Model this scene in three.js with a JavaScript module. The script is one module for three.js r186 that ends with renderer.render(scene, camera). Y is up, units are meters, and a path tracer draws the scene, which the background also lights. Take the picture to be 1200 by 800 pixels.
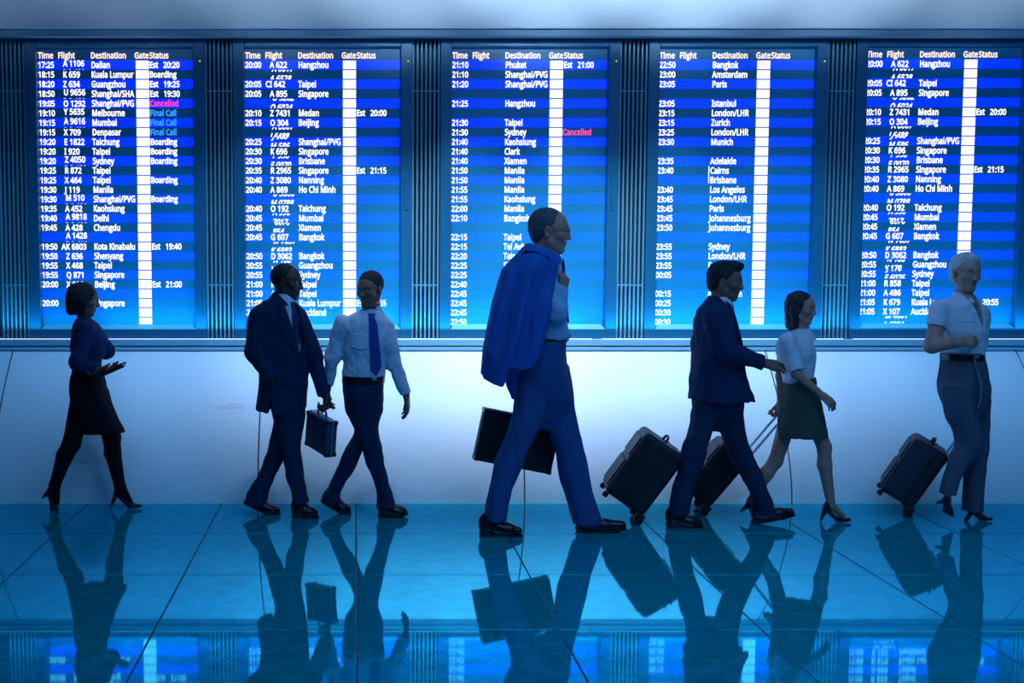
import * as THREE from 'three';
import { RoundedBoxGeometry } from 'three/addons/geometries/RoundedBoxGeometry.js';
import { mergeGeometries, toCreasedNormals } from 'three/addons/utils/BufferGeometryUtils.js';
import { ImprovedNoise } from 'three/addons/math/ImprovedNoise.js';
import { RectAreaLightUniformsLib } from 'three/addons/lights/RectAreaLightUniformsLib.js';

// ------------------------------------------------------------------ camera, exposure, lights
RectAreaLightUniformsLib.init();
const scene = new THREE.Scene();
scene.background = new THREE.Color(0x000000);
const F = 1367, EYE = 1.72, TILT = THREE.MathUtils.degToRad(4.2), VX = 415;
const camera = new THREE.PerspectiveCamera(2 * Math.atan(400 / F) * 180 / Math.PI, 1.5, 0.05, 60);
camera.position.set(0, EYE, 0);
camera.rotation.set(-TILT, 0, 0);
camera.setViewOffset(1200, 800, 600 - VX, 0, 1200, 800);   // the lens is shifted sideways: the wall stays square to the picture
camera.updateProjectionMatrix();
scene.add(camera);
const renderer = new THREE.WebGLRenderer({ antialias: true });
renderer.toneMapping = THREE.LinearToneMapping;
renderer.toneMappingExposure = 1.0;
renderer.shadowMap.enabled = true;

const lit = (r, g, b) => new THREE.Color().setRGB(r, g, b);
function areaLight(name, w, h, pos, target, color, intensity) {
  const l = new THREE.RectAreaLight(color, intensity, w, h);
  l.name = name; l.position.set(...pos); l.lookAt(...target); scene.add(l);
  return l;
}
// unseen spotlights added to make the glow on the lower wall and board feet
const addedSpots = [];
for (let i = 0; i < 16; i++) {
  const x = -3.9 + i * 0.78, k = 0.08 + 0.95 * Math.exp(-(((x - 1.3) / 2.35) ** 2));
  const l = new THREE.SpotLight(lit(0.10 + 0.54 * k, 0.50 + 0.29 * k, 1.0), 33 * k, 0, THREE.MathUtils.degToRad(21), 1, 2);
  l.name = 'added_wall_spot'; l.position.set(x, 4.10, -7.2); l.target.position.set(x, 1.05, -8.66);
  l.shadow.radius = 2; l.castShadow = true; scene.add(l, l.target); addedSpots.push([x, k]);
}
// light strips set into the top of the ledge, shining up the boards, one per wall panel
const SPAN = 1.86, LEDGE_Y = 1.06;
const BAYS = [-3, -2, -1, 0, 1, 2, 3].map((k) => 0.87 + k * SPAN), UP = [0.3, 0.6, 1.0, 1.15, 1.1, 0.85, 0.6];
BAYS.forEach((x, i) => areaLight('ledge_up_light', SPAN * 0.96, 0.03, [x, LEDGE_Y + 0.115, -8.615], [x, 3.0, -8.80], lit(0.01, 0.52, 1.0), 44 * UP[i]));
// smaller unseen spotlights, added to brighten the fascia over the boards
const addedWashers = [];
for (let i = 0; i < 10; i++) {
  const x = -3.6 + i * 1.0, k = 0.14 + 0.9 * Math.exp(-(((x - 1.9) / 2.1) ** 2));
  const l = new THREE.SpotLight(lit(0.62, 0.80, 1.0), 33 * k, 0, THREE.MathUtils.degToRad(20), 1, 2);
  l.name = 'added_fascia_spot'; l.position.set(x, 4.10, -6.1); l.target.position.set(x, 3.95, -8.55);
  l.shadow.radius = 2; l.castShadow = true; scene.add(l, l.target); addedWashers.push(x);
}
// fill panels added out of view over the concourse: [x, z, strength]
const FILL_PANELS = [[-1.5, -5.2, 0.5], [1.5, -5.2, 1.5], [4.5, -5.2, 1.5], [-1.0, -2.6, 1.3], [1.5, -2.6, 2.3], [4.0, -2.6, 3.0]];
for (const [x, z, k] of FILL_PANELS) areaLight('added_panel_light', 1.6, 0.6, [x, 4.13, z], [x, 0, z], z < -4 ? lit(0.10, 0.50, 1.0) : lit(0.20, 0.46, 1.0), 6.0 * k);
// ------------------------------------------------------------------ helpers
const names = {};
function numbered(name) { const n = names[name] = (names[name] ?? -1) + 1; return n ? `${name}_${String(n).padStart(3, '0')}` : name; }
function at(px, py, depth) {   // the point on the plane z = -depth seen at a picture point
  const u = (px - VX) / F, v = (400 - py) / F, c = Math.cos(TILT), s = Math.sin(TILT);
  const t = depth / (c + v * s);
  return new THREE.Vector3(u * t, EYE + t * (v * c - s), -depth);
}
function tag(o, label, category, group, kind) {
  if (label) o.userData.label = label;
  if (category) o.userData.category = category;
  if (group) o.userData.group = group;
  if (kind) o.userData.kind = kind;
  return o;
}
const kindOf = new WeakMap();
function mesh(name, geo, mat, parent) {
  const list = Array.isArray(geo) ? geo : [geo];
  const g = list.length === 1 ? list[0] : mergeGeometries(list.map((x) => { const y = x.index ? x.toNonIndexed() : x; for (const k of Object.keys(y.attributes)) if (!['position', 'normal', 'uv'].includes(k)) y.deleteAttribute(k); return y; }));
  const m = new THREE.Mesh(g, mat);
  m.name = parent === scene ? numbered(name) : name;
  if (parent !== scene) { const n = parent.children.filter((c) => kindOf.get(c) === name).length; kindOf.set(m, name); if (n) m.name = `${name}_${String(n).padStart(3, '0')}`; }
  m.castShadow = m.receiveShadow = true;
  parent.add(m);
  return m;
}
function group(name, pos, label, category, grp, kind) {
  const g = new THREE.Group(); g.name = numbered(name); g.position.copy(pos); scene.add(g);
  return tag(g, label, category, grp, kind);
}
const box = (w, h, d, x = 0, y = 0, z = 0) => new THREE.BoxGeometry(w, h, d).translate(x, y, z);
const rbox = (w, h, d, r, x = 0, y = 0, z = 0) => new RoundedBoxGeometry(w, h, d, 3, r).translate(x, y, z);
function rod(a, b, r, n = 10) {
  const d = new THREE.Vector3().subVectors(b, a), g = new THREE.CylinderGeometry(r, r, d.length(), n);
  g.applyQuaternion(new THREE.Quaternion().setFromUnitVectors(new THREE.Vector3(0, 1, 0), d.clone().normalize()));
  return g.translate((a.x + b.x) / 2, (a.y + b.y) / 2, (a.z + b.z) / 2);
}
const tube = (pts, r, seg = 24, n = 8) => new THREE.TubeGeometry(new THREE.CatmullRomCurve3(pts), seg, r, n);
const V = (x, y, z) => new THREE.Vector3(x, y, z);
let seed = 11;
const rnd = () => { seed = (seed * 1664525 + 1013904223) >>> 0; return seed / 4294967296; };
const NOISE = new ImprovedNoise();
const noise = (x, y, z) => NOISE.noise(x + 37.3, y + 11.7, z + 71.1);
function noiseTexture(size, fn) {   // fn(u, v) -> [r, g, b] 0..255
  const data = new Uint8Array(size * size * 4);
  for (let y = 0; y < size; y++) for (let x = 0; x < size; x++) {
    const c = fn(x / size, y / size), i = (y * size + x) * 4;
    data[i] = c[0]; data[i + 1] = c[1]; data[i + 2] = c[2]; data[i + 3] = 255;
  }
  const t = new THREE.DataTexture(data, size, size);
  t.wrapS = t.wrapT = THREE.RepeatWrapping; t.magFilter = t.minFilter = THREE.LinearFilter; t.needsUpdate = true;
  return t;
}
const M = {};
function std(name, color, rough, more = {}) {
  const m = new THREE.MeshStandardMaterial({ color: new THREE.Color().setRGB(...color), roughness: rough, metalness: 0, ...more });
  m.name = name; return M[name] = m;
}
// ------------------------------------------------------------------ materials of the place
const speck = noiseTexture(256, (u, v) => { const n = 216 + 20 * noise(u * 9, v * 9, 1) + 12 * noise(u * 40, v * 40, 5) + 8 * (rnd() - 0.5); return [n, n, n]; });
speck.colorSpace = THREE.SRGBColorSpace;
const tileTone = [0, 1, 2, 3].map((k) => new THREE.MeshPhysicalMaterial({ name: 'polished_tile', color: lit(0.002, 0.74 + 0.012 * k, 0.88 + 0.015 * k), metalness: 0.66, specularIntensity: 0.25, specularColor: lit(0.005, 0.75, 0.95), roughness: 0.035, map: speck }));
std('grout', [0.003, 0.03, 0.07], 0.6);
std('wall_panel', [0.70, 0.80, 0.89], 0.55);
std('dark_gap', [0.004, 0.012, 0.03], 0.8);
std('plaster', [0.55, 0.58, 0.62], 0.85);
std('ledge_metal', [0.26, 0.58, 0.76], 0.4, { metalness: 0.1 });
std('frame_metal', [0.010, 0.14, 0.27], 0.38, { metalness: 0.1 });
std('lit_bevel', [0.10, 0.38, 0.52], 0.4);
std('fin_metal', [0.16, 0.40, 0.52], 0.4, { metalness: 0.15 });
std('board_back', [0.01, 0.07, 0.13], 0.7);
std('fascia_paint', [0.50, 0.60, 0.68], 0.7);
std('strip_glow', [0.6, 0.7, 0.8], 0.5, { emissive: lit(0.75, 0.9, 1.0), emissiveIntensity: 1.0 });
std('helper_glow', [0.3, 0.4, 0.5], 0.5, { emissive: lit(0.18, 0.45, 1.0), emissiveIntensity: 0.8 });  // glow of the added ceiling lamps
std('indicator_glow', [0.2, 0.3, 0.05], 0.4, { emissive: lit(0.55, 0.7, 0.08), emissiveIntensity: 1.0 });

// ------------------------------------------------------------------ floor of polished tiles
const X0 = -6.6, X1 = 9.4, ZB = -9.3, ZF = 4.0, H = 4.2, BASE = 8.016;
const floor = group('floor', V(0, 0, 0), null, null, null, 'structure');
mesh('grout_bed', box(X1 - X0, 0.12, ZF - ZB, (X0 + X1) / 2, -0.0635, (ZF + ZB) / 2), M.grout, floor);
{
  const T = 0.934, gap = 0.008;
  const g = new RoundedBoxGeometry(T - gap, 0.012, T - gap, 1, 0.0016).translate(0, -0.006, 0);
  for (let r = 0; r < 13; r++) for (let c = -7; c < 10; c++) {
    const z0 = -8.073 + r * T, x0 = 0.012 + c * T;
    if (x0 < X0 || x0 + T > X1 || z0 + T > ZF) continue;
    const m = mesh('tile', g, tileTone[(r * 7 + c * 5 + 40) % 4], floor);
    m.position.set(x0 + T / 2, 0, z0 + T / 2);
  }
}
// ------------------------------------------------------------------ shell of the room
const struct = (name, geo, mat) => { const m = mesh(name, geo, mat, scene); m.userData.kind = 'structure'; return m; };
struct('ceiling', box(X1 - X0 + 0.4, 0.2, ZF - ZB + 0.4, (X0 + X1) / 2, H + 0.1, (ZF + ZB) / 2), std('ceiling_paint', [0.25, 0.3, 0.36], 0.9));
struct('wall_left', box(0.2, H, ZF - ZB, X0 - 0.1, H / 2, (ZF + ZB) / 2), std('side_paint', [0.10, 0.16, 0.24], 0.9));
struct('wall_right', box(0.2, H, ZF - ZB, X1 + 0.1, H / 2, (ZF + ZB) / 2), M.side_paint);
struct('wall_back', box(X1 - X0, H, 0.2, (X0 + X1) / 2, H / 2, ZF + 0.1), M.side_paint);
struct('wall_far', box(X1 - X0, H, 0.2, (X0 + X1) / 2, H / 2, ZB + 0.1 - 0.2), M.board_back);

// slanted white lower wall: panels with dark open seams
const wall = group('wall_front', V(0, 0, 0), null, null, null, 'structure');
{
  const TOP = 1.035, LEAN = 0.625, prof = [], seams = [];   // the panels curve back towards the ledge
  for (let i = 0; i <= 20; i++) { const y = TOP * i / 20; prof.push([y, LEAN * (i / 20) ** 1.75]); }
  const curved = (w, off, th) => {
    const sh = new THREE.Shape();
    prof.forEach(([y, d], i) => (i ? sh.lineTo(d + off, y) : sh.moveTo(d + off, y)));
    for (let i = prof.length - 1; i >= 0; i--) sh.lineTo(prof[i][1] + off + th, prof[i][0]);
    const g = new THREE.ExtrudeGeometry(sh, { depth: w, bevelEnabled: false }).translate(0, 0, -w / 2).rotateY(Math.PI / 2);
    return toCreasedNormals(g, 0.5);
  };
  for (let k = -3; k < 6; k++) seams.push(at(302 + 313 * k, 590, BASE).x);   // seams 1.86 m apart
  for (let i = 0; i + 1 < seams.length; i++) {
    const a = Math.max(seams[i], X0), b = Math.min(seams[i + 1], X1);
    if (b - a < 0.2) continue;
    const m = mesh('wall_panel', curved(b - a - 0.010, 0, 0.02), M.wall_panel, wall);
    m.position.set((a + b) / 2, 0, -BASE);
  }
  mesh('backing', curved(X1 - X0, 0.03, 0.02), M.dark_gap, wall).position.set((X0 + X1) / 2, 0, -BASE);
}
// ledge along the foot of the boards with its light strips
const ledge = group('trim_1', V(0, 0, 0), null, null, null, 'structure');
{
  const xm = (X0 + X1) / 2, w = X1 - X0;
  const yT = at(600, 397.5, 8.61).y, yG = at(600, 405, 8.61).y, yG2 = at(600, 406.8, 8.61).y, yB = at(600, 410.5, 8.61).y;
  mesh('ledge_nose', [rbox(w, yT - yG, 0.05, 0.004, xm, (yT + yG) / 2, -8.635)], M.ledge_metal, ledge);
  mesh('ledge_groove', [box(w, yG - yG2, 0.03, xm, (yG + yG2) / 2, -8.64)], std('groove_paint', [0.03, 0.15, 0.26], 0.6), ledge);
  mesh('ledge_lip', [rbox(w, yG2 - yB, 0.05, 0.003, xm, (yG2 + yB) / 2, -8.635)], M.ledge_metal, ledge);
  mesh('ledge_top', [box(w, 0.02, 0.50, xm, yT - 0.012, -8.90)], M.ledge_metal, ledge);
  mesh('ledge_underside', [box(w, 0.02, 0.40, xm, yB + 0.015, -8.85)], M.plaster, ledge);
  for (const x of BAYS) mesh('light_strip', [box(SPAN * 0.96, 0.006, 0.016, x, yT + 0.001, -8.625)], M.strip_glow, ledge);
}
// fascia over the boards
const fascia = group('trim_2', V(0, 0, 0), null, null, null, 'structure');
{
  const xm = (X0 + X1) / 2, w = X1 - X0, yA = at(600, 33, 8.55).y, yC = at(600, 42.5, 8.58).y;
  mesh('fascia_board', [rbox(w, H - yA, 0.12, 0.006, xm, (H + yA) / 2, -8.61)], M.fascia_paint, fascia);
  mesh('fascia_edge', [rbox(w, yA - yC, 0.08, 0.004, xm, (yA + yC) / 2, -8.62)], std('fascia_edge', [0.14, 0.24, 0.34], 0.6), fascia);
  mesh('fascia_soffit', [box(w, 0.02, 0.5, xm, yC + 0.012, -8.88)], M.dark_gap, fascia);
}
// bodies of the added fill panels
FILL_PANELS.forEach(([x, z], i) => {
  const p = group('added_ceiling_panel', V(x, H, z), `${['left', 'middle', 'right'][i % 3]} added ceiling fill panel ${i < 3 ? 'just before the boards' : 'farther out over the concourse'}, above the frame`, 'ceiling light');
  mesh('frame', [box(1.76, 0.05, 0.06, 0, -0.025, 0.35), box(1.76, 0.05, 0.06, 0, -0.025, -0.35), box(0.06, 0.05, 0.64, 0.85, -0.025, 0), box(0.06, 0.05, 0.64, -0.85, -0.025, 0)], M.ledge_metal, p);
  mesh('diffuser', [box(1.64, 0.02, 0.64, 0, -0.02, 0)], M.helper_glow, p);
});
addedSpots.forEach(([x], i) => {
  const p = group('added_spotlight', V(x, H, -7.2), 'round added ceiling spotlight in the row washing the wall, above the frame', 'spotlight', 'added wall spotlights');
  mesh('ring', [new THREE.TorusGeometry(0.06, 0.012, 8, 24).rotateX(Math.PI / 2).translate(0, -0.008, 0)], M.ledge_metal, p);
  mesh('lens', [new THREE.CylinderGeometry(0.055, 0.055, 0.01, 24).translate(0, -0.006, 0)], M.helper_glow, p);
});

addedWashers.forEach((x) => {
  const p = group('added_spotlight', V(x, H, -6.1), 'small added ceiling spotlight in the row aimed at the fascia, above the frame', 'spotlight', 'added fascia spotlights');
  mesh('ring', [new THREE.TorusGeometry(0.045, 0.01, 8, 24).rotateX(Math.PI / 2).translate(0, -0.008, 0)], M.ledge_metal, p);
  mesh('lens', [new THREE.CylinderGeometry(0.04, 0.04, 0.01, 24).translate(0, -0.006, 0)], M.helper_glow, p);
});

// ------------------------------------------------------------------ departure boards
const ROWS = [
  ['17:25|^A 1106|Dalian|Est   20:20', '18:15|K 659|Kuala Lumpur|Boarding', '18:20|Z 634|Guangzhou|Est   19:25', '18:50|^U 9656|Shanghai/SHA|Est   19:30', '19:05|O 1292|Shanghai/PVG|!Cancelled', '19:10|^Y 5635|Melbourne|*Final Call', '19:15|^A 9616|Mumbai|*Final Call', '19:15|X 709|Denpasar|*Final Call', '19:20|E 1822|Taichung|Boarding', '19:20|I 920|Taipei|Boarding', '19:20|^Z 4050|Sydney|Boarding', '19:25|R 872|Taipei|', '19:25|X 464|Taipei|Boarding', '19:30|J 119|Manila|', '19:30|^M 510|Shanghai/PVG|Boarding', '19:35|A 452|Kaohsiung|', '19:40|^A 9818|Delhi|', '19:45|A 428|Chengdu|', '|^A 1428||', '19:50|<AK 6803|Kota Kinabalu|Est   19:40', '19:50|Z 636|Shenyang|', '19:55|X 468|Taipei|', '19:55|Q 871|Singapore|', '20:00|X 116|Beijing|Est   21:00', '|X||', '20:00||Singapore|', '|%A 1420||', '|||'],
  ['20:00|A 622|Hangzhou|', '|%A 0017/A 6528||', '20:05|<CI 642|Taipei|', '20:05|A 895|Singapore|', '|%U 9202/O 6024||', '20:10|Z 7431|Medan|Est   20:00', '20:15|O 304|Beijing|', '|%A 8007/J 6488||', '20:25|%J 968/M 586|Shanghai/PVG|', '20:30|K 696|Singapore|', '20:30|%F 998/E 0070|Brisbane|', '20:35|R 2965|Singapore|Est   21:15', '20:40|Z 3080|Nanning|', '20:40|A 869|Ho Chi Minh|', '|%U 3000/M 0788||', '20:40|O 192|Taichung|', '20:45|%A 990/ 7017|Mumbai|', '20:45|% 6070/ 854|Xiamen|', '20:45|G 607|Bangkok|', '|%W 7657/K 6883||', '20:50|D 3062|Bangkok|', '20:55|%N 188/Y 179|Guangzhou|', '20:55|%J 170/E 6076|Sydney|', '21:00|R 858|Taipei|', '21:00|A 486|Taipei|', '21:05|K 679|Kuala Lumpur|Est   20:55', '21:05|X 107|Auckland|', '|%M 4001/A 6884||'],
  ['21:10||Phuket|Est   21:00', '21:10||Shanghai/PVG|', '21:20||Shanghai/PVG|', '|||', '21:25||Hangzhou|', '|||', '21:30||Taipei|', '21:30||Sydney|!Cancelled', '21:40||Kaohsiung|', '21:40||Clark|', '21:40||Xiamen|', '21:50||Manila|', '21:50||Manila|', '21:55||Manila|', '21:55||Kaohsiung|', '22:00||Manila|', '22:10||Bangkok|', '|||', '22:15||Taipei|', '22:15||Tel Aviv|', '22:20||Taipei|', '22:25||Singapore|', '22:25|||', '22:40|||', '22:45|||', '22:45|||', '22:45|||', '22:50|||'],
  ['22:50||Bangkok|', '23:00||Amsterdam|', '23:05||Paris|', '|||', '23:05||Istanbul|', '23:15||London/LHR|', '23:15||Zurich|', '23:25||London/LHR|', '23:30||Munich|', '|||', '23:35||Adelaide|', '23:40||[Cairns|', '||[Brisbane|', '23:40||Los Angeles|', '23:45||London/LHR|', '23:45||Paris|', '23:45||Johannesburg|', '23:50||Johannesburg|', '|||', '23:55||Sydney|', '23:55||London/LHR|', '23:55||Frankfurt|', '00:05||Paris|', '|||', '00:15||Amsterdam|', '00:25||Mumbai|', '00:30|||', '00:30||Mumbai|'],
];
ROWS.push(ROWS[1]);
const BD = 8.73, OPEN_L = 46.5, OPEN_W = 182, PITCH = 240.9;
const UNIT = at(416, 220, BD).x - at(415, 220, BD).x;       // metres per picture point on the boards
const topY = at(600, 55.5, BD).y, botY = at(600, 385, BD).y, boardW = OPEN_W * UNIT, boardH = topY - botY;
function screenTextures(rows, which) {
  const W = 840, Hc = Math.round(W * boardH / boardW);
  const glow = document.createElement('canvas'); glow.width = W; glow.height = Hc;
  const g = glow.getContext('2d'), s = W / OPEN_W, ph = Hc / boardH;
  const yOf = (py) => (topY - at(600, py, BD).y) * ph;
  g.fillStyle = '#000410'; g.fillRect(0, 0, W, Hc);
  const y0 = yOf(70.3), y1 = yOf(382.5), rh = (y1 - y0) / 28;
  const text = (str, x, yMid, size, wide, color, align = 'left') => {
    g.save(); g.fillStyle = g.strokeStyle = color; g.lineWidth = 0.72 * s; g.lineJoin = 'round';
    g.font = `${size * s}px sans-serif`; g.textBaseline = 'alphabetic'; g.textAlign = 'left';
    g.translate(x * s, yMid + size * s * 0.36); g.scale(wide, 1); g.fillText(str, 0, 0); g.strokeText(str, 0, 0); g.restore();
  };
  for (let i = 0; i < 28; i++) {
    g.fillStyle = i % 2 ? '#000922' : '#0010e8'; g.fillRect(0, y0 + i * rh, W, rh + 0.5);
    if (which === 2 && i % 2 === 0) { g.fillStyle = '#0000ff'; g.fillRect(17 * s, y0 + i * rh, 35 * s, rh); }
    g.fillStyle = '#ffffff'; g.fillRect(114.5 * s, y0 + i * rh + 0.6 * s, 15.3 * s, rh - 1.2 * s);
  }
  const head = '#ffe2c8', hy = (yOf(57) + y0) / 2 + 1.2 * s;
  for (const [t, x] of [['Time', 1], ['Flight', 24], ['Destination', 62], ['Gate', 113], ['Status', 130.5]]) text(t, x, hy, 9.4, 0.86, head);
  rows.forEach((row, i) => {
    const [time, fl, dest, st] = row.split('|'), ym = y0 + (i + 0.5) * rh, white = '#ffffff';
    if (time) text(time, 0.7, ym, 9.6, 0.80, white);
    if (fl) {
      g.save(); g.beginPath(); g.rect(0, y0 + i * rh, W, rh); g.clip();
      const mode = fl[0], lines = fl.replace(/^[\^<%]/, '').split('/');
      if (mode === '^') { text(lines[0], 30, ym - rh * 0.16, 9.6, 0.84, white); text('G 0 480', 28, ym + rh * 0.78, 9.6, 0.84, white); }
      else if (mode === '%') { g.transform(1, 0, -0.25, 1, 0.25 * ym, 0); text(lines[0], 31, ym - rh * 0.62, 9.6, 0.84, white); if (lines[1]) text(lines[1], 31, ym + rh * 0.42, 9.6, 0.84, white); }
      else text(lines[0], mode === '<' ? 24.5 : 29.5, ym, 9.6, 0.84, white);
      g.restore();
    }
    if (dest) {
      const b = dest[0] === '[';
      if (b) { g.fillStyle = white; g.fillRect(60.5 * s, y0 + i * rh, 1.1 * s, rh * (i === 12 ? 0.85 : 1)); }
      text(dest.replace('[', ''), 62.5, ym, 9.8, 0.80, white);
    }
    if (st) text(st.replace(/^[!*]/, ''), 130.3, ym, 9.4, 0.82, st[0] === '!' ? '#ff2f9a' : st[0] === '*' ? '#2f98ff' : white);
  });
  const t = new THREE.CanvasTexture(glow); t.colorSpace = THREE.SRGBColorSpace; t.magFilter = THREE.LinearFilter;
  return t;
}
const first = ['leftmost, with Dalian in its first row', 'second from left, behind the two men side by side', 'middle one, with Phuket in its first row', 'fourth from left, with Amsterdam in its second row', 'rightmost, behind the silver-haired woman'];
for (let k = 0; k < 5; k++) {
  const x0 = at(OPEN_L + PITCH * k, 220, BD).x, cx = x0 + boardW / 2, oy = k === 4 ? 0.008 : 0;
  const b = group('departure_board', V(cx, botY + oy, -BD), `tall blue departure board, ${first[k]}`, 'flight board', 'departure boards along the wall');
  const tex = screenTextures(ROWS[k], k);
  const sm = new THREE.MeshStandardMaterial({ name: 'screen', color: lit(0.008, 0.23, 0.44), roughness: 0.4, emissive: lit(1, 1, 1), emissiveIntensity: 1.25, emissiveMap: tex });
  mesh('screen', new THREE.BoxGeometry(boardW, boardH, 0.01).translate(0, boardH / 2, -0.005), [M.board_back, M.board_back, M.board_back, M.board_back, sm, M.board_back], b);
  const fo = 13 * UNIT, fb = 9 * UNIT, fbb = 12.5 * UNIT, dz = 0.045;   // frame borders and depth
  mesh('frame', [rbox(fo, boardH + fb + fbb, 0.06, 0.004, -boardW / 2 - fo / 2, boardH / 2 + (fb - fbb) / 2, dz - 0.03), rbox(fo, boardH + fb + fbb, 0.06, 0.004, boardW / 2 + fo / 2, boardH / 2 + (fb - fbb) / 2, dz - 0.03),
    rbox(boardW, fb, 0.06, 0.004, 0, boardH + fb / 2, dz - 0.03), rbox(boardW, fbb, 0.06, 0.004, 0, -fbb / 2, dz - 0.03)], M.frame_metal, b);
  // bevelled reveal round the screen
  const bev = (ax, ay, bx, by, ix, iy, jx, jy) => {
    const g = new THREE.BufferGeometry(), p = [ax, ay, dz - 0.004, bx, by, dz - 0.004, jx, jy, 0.002, ix, iy, 0.002];
    g.setAttribute('position', new THREE.Float32BufferAttribute(p, 3)); g.setAttribute('uv', new THREE.Float32BufferAttribute([0, 0, 1, 0, 1, 1, 0, 1], 2));
    g.setIndex([0, 1, 2, 0, 2, 3]); g.computeVertexNormals(); return g;
  };
  const w2 = boardW / 2, e = 4.5 * UNIT, f = 1.2 * UNIT;
  mesh('bevel', [bev(-w2, 0, w2, 0, -w2 + e, e * 1.2, w2 - e, e * 1.2)], M.lit_bevel, b);  // lower bevel coloured paler than the rest, the light on it painted in
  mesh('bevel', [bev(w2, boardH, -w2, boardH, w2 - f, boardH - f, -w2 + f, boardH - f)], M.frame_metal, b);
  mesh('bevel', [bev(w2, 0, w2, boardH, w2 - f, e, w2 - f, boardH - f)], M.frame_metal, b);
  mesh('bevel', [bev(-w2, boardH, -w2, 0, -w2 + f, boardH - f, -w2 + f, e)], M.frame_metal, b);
  mesh('indicator_light', [new THREE.SphereGeometry(0.006, 10, 8).translate(boardW / 2 + 8 * UNIT, boardH - 17 * UNIT, dz + 0.002)], M.indicator_glow, b);
  mesh('latch', [rbox(4 * UNIT, 44 * UNIT, 0.01, 0.003, boardW / 2 + 6.5 * UNIT, boardH - 166 * UNIT, dz + 0.002)], M.frame_metal, b);
}
const louvreSpots = ['left of the first departure board', 'between the first and second departure boards', 'between the second and third departure boards', 'between the third and fourth departure boards', 'between the fourth and fifth departure boards', 'right of the last departure board, at the frame edge'];
for (let k = 0; k < 6; k++) {
  const x0 = at(2.0 + PITCH * k, 220, BD).x;
  const b = group('louvre', V(x0 + 14.7 * UNIT, botY - 12.5 * UNIT, -BD), `narrow louvre of upright metal fins ${louvreSpots[k]}`, 'louvre', 'louvres beside the boards');
  const hh = boardH + 23.5 * UNIT;
  mesh('back_plate', [box(34 * UNIT, hh, 0.01, 0, hh / 2, -0.03)], M.board_back, b);
  const fin = rbox(2.0 * UNIT, hh, 0.04, 0.003, 0, hh / 2, 0.005);
  for (let i = 0; i < 7; i++) { const m = mesh('fin', fin, M.fin_metal, b); m.position.x = (i - 3) * 4.95 * UNIT; }
  for (const py of [107, 334]) mesh('crossbar', [box(30 * UNIT, 1.6 * UNIT, 0.02, 0, at(600, py, BD).y - botY + 12.5 * UNIT, 0.012)], M.fin_metal, b);
}
// dark backing of the board niche
struct('wall_niche', box(X1 - X0, boardH + 0.5, 0.05, (X0 + X1) / 2, botY + boardH / 2 + 0.05, -BD - 0.16), M.board_back);
// faint pink reflection painted as strokes on a thin plate over a wall panel
{
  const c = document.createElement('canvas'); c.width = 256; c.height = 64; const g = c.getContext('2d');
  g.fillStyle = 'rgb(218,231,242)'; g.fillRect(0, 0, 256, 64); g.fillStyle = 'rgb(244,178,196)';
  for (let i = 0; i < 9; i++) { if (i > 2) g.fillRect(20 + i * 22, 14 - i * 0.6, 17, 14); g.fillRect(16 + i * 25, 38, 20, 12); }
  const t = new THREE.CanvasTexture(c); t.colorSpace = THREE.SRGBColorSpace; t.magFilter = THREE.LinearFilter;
  const q = at(270, 476, 8.235), m = mesh('painted_reflection', new RoundedBoxGeometry(0.215, 0.045, 0.002, 1, 0.0005), new THREE.MeshStandardMaterial({ name: 'pink_reflection', map: t, roughness: 0.6 }), wall);
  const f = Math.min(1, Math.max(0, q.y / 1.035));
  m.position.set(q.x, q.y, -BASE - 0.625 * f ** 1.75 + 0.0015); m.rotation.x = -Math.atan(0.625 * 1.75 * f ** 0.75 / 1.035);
}
// ------------------------------------------------------------------ smooth bodies: distance fields meshed by surface nets
const smin = (a, b, k) => { if (k <= 0) return a < b ? a : b; const h = Math.max(k - Math.abs(a - b), 0) / k; return Math.min(a, b) - h * h * k * 0.25; };
const smax = (a, b, k) => -smin(-a, -b, k);
const cap = (a, b, ra, rb) => {
  const bx = b.x - a.x, by = b.y - a.y, bz = b.z - a.z, bb = bx * bx + by * by + bz * bz || 1e-9;
  return (x, y, z) => {
    const px = x - a.x, py = y - a.y, pz = z - a.z;
    const t = Math.min(1, Math.max(0, (px * bx + py * by + pz * bz) / bb));
    const dx = px - t * bx, dy = py - t * by, dz = pz - t * bz;
    return Math.sqrt(dx * dx + dy * dy + dz * dz) - (ra + (rb - ra) * t);
  };
};
const ball = (c, r) => (x, y, z) => Math.hypot(x - c.x, y - c.y, z - c.z) - r;
function framed(fr, c, fn) {   // evaluates fn in the axes of a frame { x, y, z } with its origin at c
  const { x: X, y: Y, z: Z } = fr;
  return (x, y, z) => { const a = x - c.x, b = y - c.y, d = z - c.z; return fn(a * X.x + b * X.y + d * X.z, a * Y.x + b * Y.y + d * Y.z, a * Z.x + b * Z.y + d * Z.z); };
}
const WORLD = { x: V(1, 0, 0), y: V(0, 1, 0), z: V(0, 0, 1) };
const ellFn = (rx, ry, rz) => (x, y, z) => {
  const k0 = Math.sqrt((x / rx) ** 2 + (y / ry) ** 2 + (z / rz) ** 2), k1 = Math.sqrt((x / rx / rx) ** 2 + (y / ry / ry) ** 2 + (z / rz / rz) ** 2);
  return k1 < 1e-9 ? -Math.min(rx, ry, rz) : k0 * (k0 - 1) / k1;
};
const ell = (c, rx, ry, rz, fr = WORLD) => framed(fr, c, ellFn(rx, ry, rz));
const rboxFn = (hx, hy, hz, r) => (x, y, z) => {
  const a = Math.abs(x) - hx + r, b = Math.abs(y) - hy + r, c = Math.abs(z) - hz + r;
  return Math.hypot(Math.max(a, 0), Math.max(b, 0), Math.max(c, 0)) + Math.min(Math.max(a, b, c), 0) - r;
};
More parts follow.
